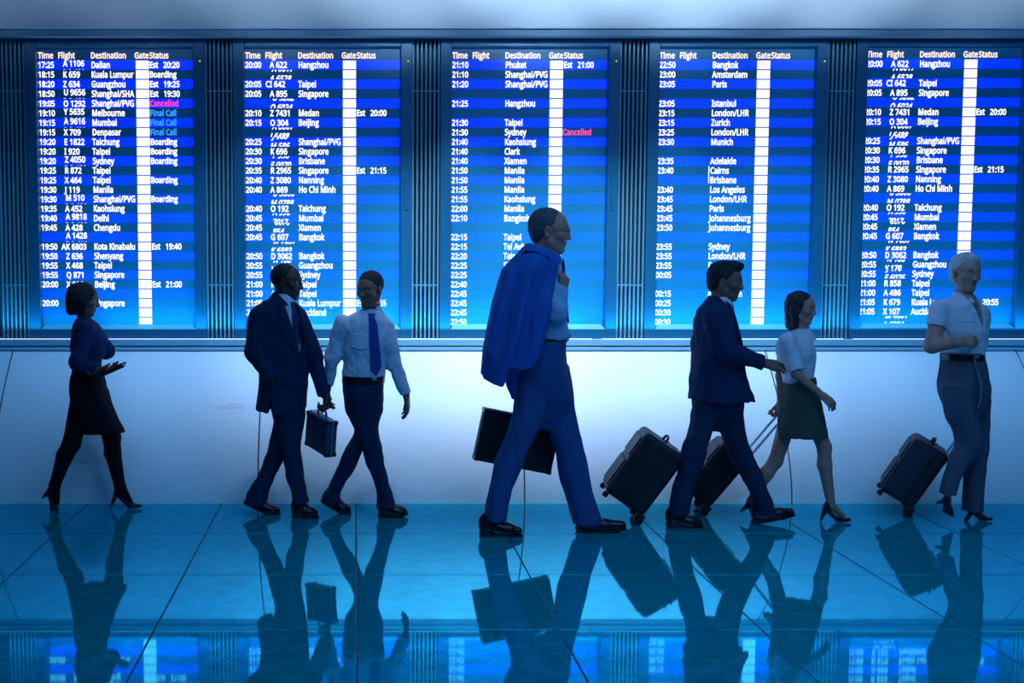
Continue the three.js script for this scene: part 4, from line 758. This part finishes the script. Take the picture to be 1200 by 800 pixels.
// ---------------------------------------------------------------- woman in a white blouse and olive skirt
{
  const P = new Person(7.5, 940, 'dark-haired woman in white blouse and olive skirt walking right');
  const J = { neck: P.p(940, 386), chest: P.p(932, 408), pelvis: P.p(937, 458), sl: P.p(922, 400, 0.12), el: P.p(933, 437, 0.17), wl: P.p(961, 461, 0.2), sr: P.p(926, 400, -0.12), er: P.p(915, 440, -0.16), wr: P.p(914, 471, -0.16),
    hl: P.p(932, 465, -0.05), kl: P.p(909, 540, -0.04), al: P.p(880, 588, -0.04), tl: P.p(888, 603, -0.04), hr: P.p(942, 465, 0.05), kr: P.p(966, 524, 0.05), ar: P.p(974, 592, 0.05), tr: P.p(988, 604, 0.05), legR: [0.075, 0.050, 0.050, 0.031] };
  P.head(939, 361, 0, 52, 4, 0.84, { woman: 1, neck: P.p(937, 392), lips: M.lip_red, neckR: 0.044 });
  P.skin(core(P, J, 0.88), BOX(862, 380, 1004, 614), 0.011);
  P.hand(P.p(963, 462.5, 0.2), V(0.75, -0.66, 0.1), V(-0.3, -0.3, -0.9), 1, { curl: [20, 26, 18], thumb: [0.8, 0.4, 0.35], scale: 0.86 });
  P.hand(P.p(914, 472, -0.16), V(-0.1, -1, 0), V(-0.9, 0.1, 0.2), 1, { curl: [60, 60, 40], scale: 0.86 });
  P.finish(M.skin_light);
  P.hair(M.hair_dark, (f, L, s, fr) => { f.add(ell(L(0, 0.038, -0.02), 0.086 * s, 0.096 * s, 0.106 * s, fr)).add(cap(L(0, -0.02, -0.055), L(0, -0.125, -0.050), 0.068 * s, 0.058 * s), 0.03).add(cap(L(0.062, -0.01, -0.02), L(0.058, -0.13, -0.012), 0.028 * s, 0.024 * s), 0.03).add(cap(L(-0.062, -0.01, -0.02), L(-0.058, -0.13, -0.012), 0.028 * s, 0.024 * s), 0.03).sub(ell(L(0, -0.04, 0.095), 0.066 * s, 0.115 * s, 0.085 * s, fr), 0.01).bump(folds(70, 14, 70, 0.003)); }, 0.22);
  const torso = P.loft([[386, 931, 947, 0.055], [392, 919, 948, 0.10], [399, 913, 950, 0.13], [411, 912, 953.5, 0.135], [425, 914, 953, 0.128], [437, 917, 952, 0.12], [448, 919, 952, 0.122]]);
  const sh = new Field().add(torso).add(sleeve([J.sl, P.p(932, 434, 0.165)], [0.056, 0.052]), 0.03).add(sleeve([J.sr, P.p(917, 434, -0.155)], [0.056, 0.052]), 0.03).bump(folds(14, 10, 14, 0.006, 12)).sub(P.prism([[943, 384], [957, 384], [955, 408], [949, 402]], -0.05, 0.05));
  const blouse = P.sdf('blouse', sh, BOX(902, 382, 966, 452, 0.3), 0.0075, M.cream_blouse);
  P.sdf('collar', new Field().add(P.loft([[385, 930, 949, 0.058, 0], [391, 926, 953, 0.075, 0], [398, 924, 955, 0.09, 0]])).sub(P.prism([[946, 382], [960, 382], [960, 404], [951, 402]], -0.04, 0.04)), BOX(920, 381, 960, 402), 0.006, M.cream_blouse, blouse);
  const sk = new Field().add(P.loft([[443, 921, 952.5, 0.118], [456, 918, 956, 0.135], [475, 915.5, 961, 0.148], [494, 914, 965, 0.15], [511, 913.5, 968, 0.146]])).bump(folds(12, 4, 12, 0.006, 5));
  const skirt = P.sdf('skirt', sk, BOX(906, 440, 976, 514, 0.25), 0.008, M.olive_skirt);
  P.sdf('waistband', grow(P.loft([[442, 920.5, 953, 0.119], [448, 920, 954, 0.124]]), 0.004), BOX(914, 438, 960, 452, 0.2), 0.007, M.olive_skirt, skirt);
  P.pump(P.p(962.5, 596, 0.05), P.ground(984, 0.055).add(V(0, 0.004, 0)), P.ground(998, 0.06).add(V(0, 0.004, 0)), P.ground(962, 0.05), { size: 0.92 });
  const b = P.ground(886, -0.04).add(V(0, 0.004, 0)); P.pump(P.p(873, 589, -0.04), b, P.ground(897, -0.04).add(V(0, 0.004, 0)), P.p(868, 600, -0.04), { size: 0.92 });
}
// ---------------------------------------------------------------- woman with short silver hair, grey trousers
{
  const P = new Person(7.44, 1132, 'short-haired silver-blonde woman in white short-sleeved shirt and grey trousers');
  const J = { neck: P.p(1128, 346), chest: P.p(1126, 372), pelvis: P.p(1128, 432), sl: P.p(1101, 363, 0.06), el: P.p(1092, 405, 0.10), wl: P.p(1125, 401, 0.2), sr: P.p(1149, 366, -0.03), er: P.p(1148, 405, -0.13), wr: P.p(1131, 450, -0.17),
    hl: P.p(1123, 440, 0.03), kl: P.p(1136, 513, 0.065), al: P.p(1110, 577, 0.06), tl: P.p(1113, 598, 0.06), hr: P.p(1138, 440, -0.04), kr: P.p(1146, 520, -0.04), ar: P.p(1139, 597, -0.05), tr: P.p(1155, 606, -0.05), hipR: 0.058 };
  P.head(1131, 320, 0.02, 10, 3, 0.97, { woman: 1, neck: P.p(1128, 354), lips: M.lip_red, neckR: 0.044, brow: M.skin_brown, roll: -2 });
  const bodyF = core(P, J, 0.94);
  limb(bodyF, [J.sl, J.el, J.wl], [0.046, 0.041, 0.026]);
  bodyF.add(cap(P.p(1131, 348, 0.02), P.p(1131, 366, 0.06), 0.05, 0.055), 0.04);
  P.skin(bodyF, BOX(1076, 338, 1178, 614), 0.0095);
  P.hand(P.p(1126, 400.5, 0.2), V(1, 0.06, 0.02), V(0, -0.35, -0.95), 1, { curl: [26, 34, 22], thumb: [0.85, 0.4, 0.3], scale: 0.9 });
  P.hand(P.p(1130.5, 451, -0.17), V(-0.05, -1, 0), V(-0.9, 0, 0.3), 1, { curl: [60, 60, 40], scale: 0.9 });
  P.finish(M.skin_light);
  P.hair(M.hair_silver, (f, L, s, fr) => { f.add(ell(L(0, 0.044, -0.020), 0.082 * s, 0.090 * s, 0.100 * s, fr)).add(ell(L(0, 0.10, 0.03), 0.055 * s, 0.032 * s, 0.06 * s, fr), 0.03).add(ell(L(0, -0.02, -0.055), 0.062 * s, 0.06 * s, 0.05 * s, fr), 0.03).sub(ell(L(0, -0.04, 0.090), 0.086 * s, 0.105 * s, 0.072 * s, fr), 0.012).and((x, y, z) => L(0, -0.075, 0).y - y, 0.01).bump(folds(70, 40, 70, 0.0028)); }, 0.21);
  const torso = P.loft([[346, 1120, 1139, 0.062], [351, 1110, 1144, 0.09], [357, 1101, 1149, 0.11], [364, 1097, 1152.5, 0.122], [377, 1098, 1154, 0.132], [389, 1100, 1155, 0.138], [400, 1103, 1153.5, 0.125], [410, 1105, 1152, 0.118], [418, 1106, 1151, 0.118]]);
  const sh = new Field().add(torso).add(sleeve([J.sl, P.p(1096.5, 382, 0.075)], [0.062, 0.060]), 0.03).add(sleeve([J.sr, P.p(1150, 386, -0.08)], [0.056, 0.054]), 0.03).bump(folds(14, 10, 14, 0.006, 40)).sub(P.prism([[1125, 342], [1137, 342], [1140, 352], [1141.5, 372], [1140, 384], [1137, 374]], 0.0, 1));
  const blouse = P.sdf('shirt', sh, BOX(1082, 340, 1166, 422, 0.3), 0.0075, M.cream_blouse);
  P.sdf('collar', new Field().add(P.loft([[342, 1119, 1139, 0.056, 0], [347, 1116, 1142, 0.072, 0], [354, 1112, 1147, 0.094, 0]])).sub(P.prism([[1127, 339], [1140, 339], [1141, 356], [1136, 356]], 0, 1)).sub(P.prism([[1108, 346], [1117, 357], [1104, 358]], -1, 1)), BOX(1106, 338, 1152, 358), 0.006, M.cream_blouse, blouse);
  for (const q of [[[1111, 371], [1129, 371.5], [1129, 373], [1111, 372.4]], [[1143, 371], [1152, 371], [1152, 372.4], [1143, 372.4]]]) P.sdf('pocket_flap', inter(grow(torso, 0.006), P.prism([[q[0][0], q[0][1] - 0.5], [q[1][0], q[1][1] - 0.5], [q[2][0], q[2][1] + 3.5], [q[3][0], q[3][1] + 3.5]], 0, 1)), BOX(1104, 364, 1160, 380), 0.006, M.cream_blouse, blouse);
  for (const [x, y] of [[1139, 388], [1139, 398], [1138, 408]]) P.part('button', [new THREE.SphereGeometry(0.006, 10, 8).translate(...P.p(x, y, 0.136).toArray())], M.eye_white, blouse);
  const tr = new Field().add(P.loft([[413, 1106, 1150, 0.115], [428, 1104, 1152.5, 0.128], [445, 1102.5, 1156, 0.135], [460, 1103, 1157.5, 0.13], [474, 1110, 1156, 0.105], [484, 1117, 1152, 0.08], [494, 1125, 1147, 0.045]]));
  tr.add(P.loft([[450, 1103, 1136, 0.10, 0.04], [465, 1104, 1139, 0.095, 0.05], [478, 1108, 1142, 0.092, 0.06], [491, 1112, 1145.5, 0.09, 0.065], [505, 1118.5, 1148, 0.086, 0.07], [515, 1121.5, 1149, 0.083, 0.07], [522, 1121, 1148, 0.08, 0.07], [535, 1115.5, 1141, 0.078, 0.065], [548, 1111, 1130.5, 0.076, 0.06], [563, 1106, 1122.5, 0.074, 0.06], [579, 1103, 1117.5, 0.072, 0.06]]), 0.03);
  tr.add(P.loft([[450, 1122, 1156, 0.10, -0.04], [465, 1127, 1157.5, 0.095, -0.045], [490, 1132, 1157, 0.088, -0.05], [514, 1133.5, 1156, 0.083, -0.05], [540, 1133, 1154.5, 0.08, -0.05], [570, 1131, 1152, 0.077, -0.05], [598, 1130, 1149.5, 0.074, -0.05]]), 0.008);
  tr.bump(folds(14, 6, 12, 0.006, 33));
  const trousers = P.sdf('trousers', tr, BOX(1096, 410, 1166, 602, 0.3), 0.0085, M.grey_trousers);
  const belt = P.sdf('belt', grow(P.loft([[414, 1106, 1149.5, 0.117], [420.5, 1105.5, 1150, 0.121]]), 0.006), BOX(1098, 409, 1158, 426, 0.2), 0.0065, M.black_leather);
  P.part('buckle', [rbox(0.036, 0.034, 0.008, 0.003).translate(...P.p(1144.5, 417, 0.122).toArray())], M.silver, belt);
  const br = P.p(1106, 403.5, 0.14); P.part('bracelet', [new THREE.TorusGeometry(0.036, 0.0032, 8, 28).rotateY(1.2).rotateZ(0.1).translate(...br.toArray())], M.gold);
  P.part('strap', [tube([P.p(1141, 418, 0.137), P.p(1144, 432, 0.15), P.p(1148.5, 448, 0.155), P.p(1149.5, 462, 0.15), P.p(1146, 478, 0.135)], 0.0045, 24, 6), tube([P.p(1142.5, 418, 0.137), P.p(1147, 436, 0.152), P.p(1150.5, 452, 0.155), P.p(1149, 470, 0.14)], 0.0035, 24, 6)], M.silver);
  P.pump(P.p(1134, 598, -0.05), P.ground(1152, -0.045).add(V(0, 0.004, 0)), P.ground(1164, -0.04).add(V(0, 0.004, 0)), P.ground(1132.5, -0.05), { size: 0.95, block: 0.018, tip: 0.013 });
  P.pump(P.p(1104, 583, 0.06), P.p(1111, 600, 0.06), P.p(1117, 608, 0.06), P.p(1099, 590, 0.06), { size: 0.95, block: 0.016, tip: 0.012 });
}
// ---------------------------------------------------------------- woman in silhouette with a tablet
{
  const P = new Person(7.82, 108, 'woman with dark bob in black skirt and heels holding a tablet, at far left');
  const J = { neck: P.p(99, 374), chest: P.p(103, 395), pelvis: P.p(104, 448), sl: P.p(101, 387, 0.13), el: P.p(90, 424, 0.19), wl: P.p(113, 434, 0.2), sr: P.p(105, 387, -0.12), er: P.p(124, 411, -0.14), wr: P.p(117, 397, -0.06),
    hl: P.p(98, 462, 0.05), kl: P.p(84, 519, 0.04), al: P.p(64, 569, 0.04), tl: P.p(66, 588, 0.04), hr: P.p(114, 462, -0.05), kr: P.p(131, 512, -0.04), ar: P.p(141, 571, -0.04), tr: P.p(152, 588, -0.04), legR: [0.078, 0.056, 0.052, 0.034] };
  P.head(99, 351, 0, 100, 8, 0.90, { woman: 1, neck: P.p(99, 382), neckR: 0.044 });
  P.skin(core(P, J, 0.92), BOX(40, 366, 180, 602), 0.011);
  P.hand(P.p(114, 434, 0.2), V(1, 0.15, -0.1), V(0, 1, 0.1), 1, { curl: [14, 20, 14], thumb: [0.8, 0.4, 0.3], scale: 0.88 });
  P.hand(P.p(117, 396, -0.06), V(-0.2, 0.6, 0.7), V(-1, 0, 0), 1, { curl: [24, 30, 20], scale: 0.88 });
  P.finish(M.skin_brown);
  P.hair(M.hair_black, (f, L, s, fr) => { f.add(ell(L(0, 0.03, -0.024), 0.092 * s, 0.100 * s, 0.112 * s, fr)).add(cap(L(0, -0.02, -0.06), L(0, -0.075, -0.062), 0.075 * s, 0.066 * s), 0.03).add(cap(L(0.066, -0.01, -0.01), L(0.064, -0.09, 0.0), 0.032 * s, 0.026 * s), 0.03).add(cap(L(-0.066, -0.01, -0.01), L(-0.064, -0.09, 0.0), 0.032 * s, 0.026 * s), 0.03).sub(ell(L(0, -0.045, 0.10), 0.066 * s, 0.105 * s, 0.075 * s, fr), 0.01).and((x, y, z) => L(0, -0.115, 0).y - y, 0.01).bump(folds(50, 14, 50, 0.004)); }, 0.22);
  const torso = P.loft([[372, 92, 107, 0.06], [378, 88, 113, 0.11], [385, 85, 119, 0.14], [398, 84, 124, 0.145], [412, 84, 122, 0.14], [424, 84, 119, 0.13], [436, 86, 118, 0.122]]);
  const sh = new Field().add(torso).add(sleeve([J.sl, J.el, P.p(112, 433.5, 0.2)], [0.058, 0.052, 0.038]), 0.03).add(sleeve([J.sr, J.er, J.wr], [0.058, 0.052, 0.038]), 0.03).bump(folds(12, 9, 12, 0.007, 15));
  P.sdf('blouse', sh, BOX(72, 368, 142, 446, 0.34), 0.0085, M.navy_blouse);
  const sk = new Field().add(P.loft([[430, 87, 118, 0.122], [444, 83.5, 122, 0.142], [460, 83, 125, 0.152], [478, 85, 131.5, 0.155], [494, 87, 139, 0.15], [506, 88, 146, 0.145]])).bump(folds(11, 3, 11, 0.006, 25));
  const skirt = P.sdf('skirt', sk, BOX(76, 426, 154, 510, 0.25), 0.0085, M.black_skirt);
  P.sdf('waistband', grow(P.loft([[430, 87, 118.5, 0.124], [436, 86, 119.5, 0.13]]), 0.004), BOX(78, 426, 126, 440, 0.2), 0.0075, M.black_skirt, skirt);
  const tg = new Field();
  for (const [h, k, a, t] of [[J.hl, J.kl, J.al, J.tl], [J.hr, J.kr, J.ar, J.tr]]) { const calf = k.clone().lerp(a, 0.3).addScaledVector(V(-1, 0, 0), 0.012); limb(tg, [h, k, calf, a, t], [0.083, 0.060, 0.056, 0.037, 0.024], 0.02); }
  P.sdf('tights', tg, BOX(40, 450, 176, 602, 0.22), 0.008, M.black_tights);
  P.pump(P.p(53, 574, 0.04), P.ground(64, 0.04).add(V(0, 0.004, 0)), P.ground(73, 0.04).add(V(0, 0.004, 0)), P.p(50, 584, 0.04), { size: 0.95 });
  P.pump(P.p(132, 577, -0.04), P.ground(154, -0.04).add(V(0, 0.004, 0)), P.ground(167, -0.04).add(V(0, 0.004, 0)), P.p(130, 594.5, -0.04), { size: 0.95 });
}
// ------------------------------------------------------------------ things carried and pulled
std('case_leather', [0.028, 0.048, 0.105], 0.5); std('case_edge', [0.30, 0.34, 0.42], 0.35, { metalness: 0.7 }); std('shell_black', [0.005, 0.007, 0.013], 0.6); std('shell_panel', [0.014, 0.022, 0.042], 0.6); std('rail_grey', [0.55, 0.6, 0.68], 0.35); std('rubber', [0.006, 0.006, 0.008], 0.6); std('slate_glass', [0.004, 0.005, 0.008], 0.12);
function placeThing(name, pos, rot, label, category, grp) { const g = group(name, pos, label, category, grp); g.rotation.set(rot[0], rot[1], rot[2], 'YXZ'); return g; }
// briefcase: origin at the middle of the handle; hangs down
function briefcase(pos, rot, w, h, d, label, leather, grip = 0.045) {
  const g = placeThing('briefcase', pos, rot, label, 'briefcase', null);
  const y = -h / 2 - grip;
  mesh('case_half', [rbox(w, h, d * 0.52, 0.012, 0, y, d * 0.24)], leather, g);
  mesh('case_half', [rbox(w, h, d * 0.46, 0.012, 0, y, -d * 0.25)], leather, g);
  mesh('metal_rim', [rbox(w + 0.004, 0.008, 0.010, 0.002, 0, y - h / 2 + 0.001, 0), rbox(0.008, h, 0.010, 0.002, w / 2, y, 0), rbox(0.008, h, 0.010, 0.002, -w / 2, y, 0), rbox(w, 0.008, 0.010, 0.002, 0, y + h / 2, 0)], M.case_edge, g);
  const hd = mesh('handle', [tube([V(-0.055, -grip - 0.002, 0), V(-0.052, -0.016, 0), V(-0.03, -0.002, 0), V(0.03, -0.002, 0), V(0.052, -0.016, 0), V(0.055, -grip - 0.002, 0)], 0.0075, 30, 8)], M.black_leather, g);
  for (const m of [-1, 1]) {
    mesh('handle_mount', [rbox(0.022, 0.010, 0.022, 0.003, m * 0.055, -grip, 0)], M.silver, g);
    mesh('latch', [rbox(0.04, 0.012, 0.022, 0.003, m * w * 0.34, -grip - 0.001, 0.006)], M.silver, g);
    for (const n of [-1, 1]) mesh('corner_cap', [rbox(0.03, 0.03, d + 0.004, 0.008, m * (w / 2 - 0.013), y + n * (h / 2 - 0.013), 0)], M.black_leather, g);
  }
  return g;
}
briefcase(gripAt.slim, [0, -1.06, -0.14], 0.30, 0.235, 0.08, 'slim dark briefcase hanging from the suited man\'s hand, nearest the man in white shirt', M.case_leather);
briefcase(at(613.5, 478, 7.36), [0, 0.05, -0.20], 0.50, 0.335, 0.10, 'large black briefcase with metal rim behind the striding man\'s legs', M.shell_black);

// wheeled suitcase: origin on the floor between the wheels of its back edge, leaning over about them
function suitcase(pos, yaw, lean, w, h, d, reach, label, shellMat, panelMat) {
  const g = group('suitcase', pos, label, 'suitcase');
  const rest = 0.028 * Math.cos(lean) + 0.0;
  g.rotation.set(lean, yaw, 0, 'YXZ'); g.position.y = 0.028;
  const y0 = 0.035, zc = -d / 2 + 0.01;
  const shell = mesh('shell', [rbox(w, h, d * 0.96, 0.035, 0, y0 + h / 2, zc)], shellMat, g);
  mesh('zip_seam', [rbox(w + 0.006, h + 0.006, 0.012, 0.004, 0, y0 + h / 2, zc + d * 0.18)], M.rubber, g);
  for (const m of [-1, 1]) {   // side panels with raised ribs
    const p = mesh('side_panel', [rbox(0.012, h * 0.80, d * 0.50, 0.005, m * (w / 2 + 0.003), y0 + h * 0.49, zc - d * 0.12)], panelMat, g);
    for (let i = 0; i < 3; i++) mesh('rib', [rbox(0.010, h * 0.72, d * 0.06, 0.004, m * (w / 2 + 0.010), y0 + h * 0.49, zc - d * 0.28 + i * d * 0.16)], panelMat, p);
  }
  mesh('front_panel', [rbox(w * 0.8, h * 0.42, 0.014, 0.006, 0, y0 + h * 0.30, zc - d / 2 + 0.004)], shellMat, g);
  mesh('front_panel', [rbox(w * 0.8, h * 0.30, 0.014, 0.006, 0, y0 + h * 0.74, zc - d / 2 + 0.004)], shellMat, g);
  mesh('carry_handle', [tube([V(-0.075, y0 + h - 0.004, zc), V(-0.06, y0 + h + 0.028, zc), V(0.06, y0 + h + 0.028, zc), V(0.075, y0 + h - 0.004, zc)], 0.009, 24, 8)], M.rubber, g);
  mesh('side_handle', [tube([V(w / 2, y0 + h * 0.40, zc), V(w / 2 + 0.03, y0 + h * 0.44, zc), V(w / 2 + 0.03, y0 + h * 0.58, zc), V(w / 2, y0 + h * 0.62, zc)], 0.008, 24, 8)], M.rubber, g);
  const th = mesh('pull_handle', [rod(V(-0.085, y0 + h * 0.5, 0.0), V(-0.085, y0 + h + reach, 0.0), 0.008), rod(V(0.085, y0 + h * 0.5, 0.0), V(0.085, y0 + h + reach, 0.0), 0.008)], M.rail_grey, g);
  mesh('grip', [tube([V(-0.088, y0 + h + reach - 0.01, 0.0), V(-0.07, y0 + h + reach + 0.02, 0.0), V(0.07, y0 + h + reach + 0.02, 0.0), V(0.088, y0 + h + reach - 0.01, 0.0)], 0.012, 24, 8)], M.rubber, th);
  mesh('handle_ring', [new THREE.TorusGeometry(0.045, 0.007, 8, 28).scale(1.5, 0.8, 1).translate(0, y0 + h * 0.90, 0.012)], M.silver, g);
  mesh('name_tag', [rbox(0.05, 0.085, 0.006, 0.002, 0.06, y0 + h * 0.66, 0.016)], M.shell_panel, g);
  for (const m of [-1, 1]) {
    mesh('wheel', [new THREE.CylinderGeometry(0.028, 0.028, 0.022, 20).rotateZ(Math.PI / 2).translate(m * (w / 2 - 0.03), 0, -0.005)], M.rubber, g);
    mesh('wheel_housing', [rbox(0.05, 0.045, 0.06, 0.012, m * (w / 2 - 0.03), 0.028, -0.012)], M.rubber, g);
    mesh('foot', [rbox(0.035, 0.035, 0.035, 0.01, m * (w / 2 - 0.04), 0.02, zc - d * 0.40)], M.rubber, g);
  }
  return g;
}
const gp = (px, D) => { const q = at(px, 608, D); q.y = 0; return q; };
suitcase(gp(1064, 7.71), 1.15, 0.52, 0.34, 0.42, 0.25, 0.35, 'black ribbed suitcase tilted on its wheels beside the silver-haired woman', M.shell_black, M.shell_panel);
suitcase(gp(746, 7.50), 1.42, 0.60, 0.36, 0.47, 0.31, 0.25, 'large plain black suitcase leaning behind the man in navy suit', M.shell_black, M.shell_black);
suitcase(gp(822, 7.75), 1.42, 0.66, 0.34, 0.42, 0.22, 0.37, 'smaller black suitcase with grey rails, partly hidden by the navy suited man\'s leg', M.shell_black, M.shell_black);
{   // tablet held flat in front of the woman at far left
  const g = placeThing('tablet', at(131, 433.5, 7.62), [0.12, 0.1, 0.42], 'thin dark tablet held out in the hand of the woman at far left', 'tablet');
  mesh('case', [rbox(0.19, 0.010, 0.15, 0.004)], M.rubber, g);
  mesh('screen', [rbox(0.175, 0.004, 0.135, 0.002, 0, 0.0055, 0)], M.slate_glass, g);
}
renderer.render(scene, camera);
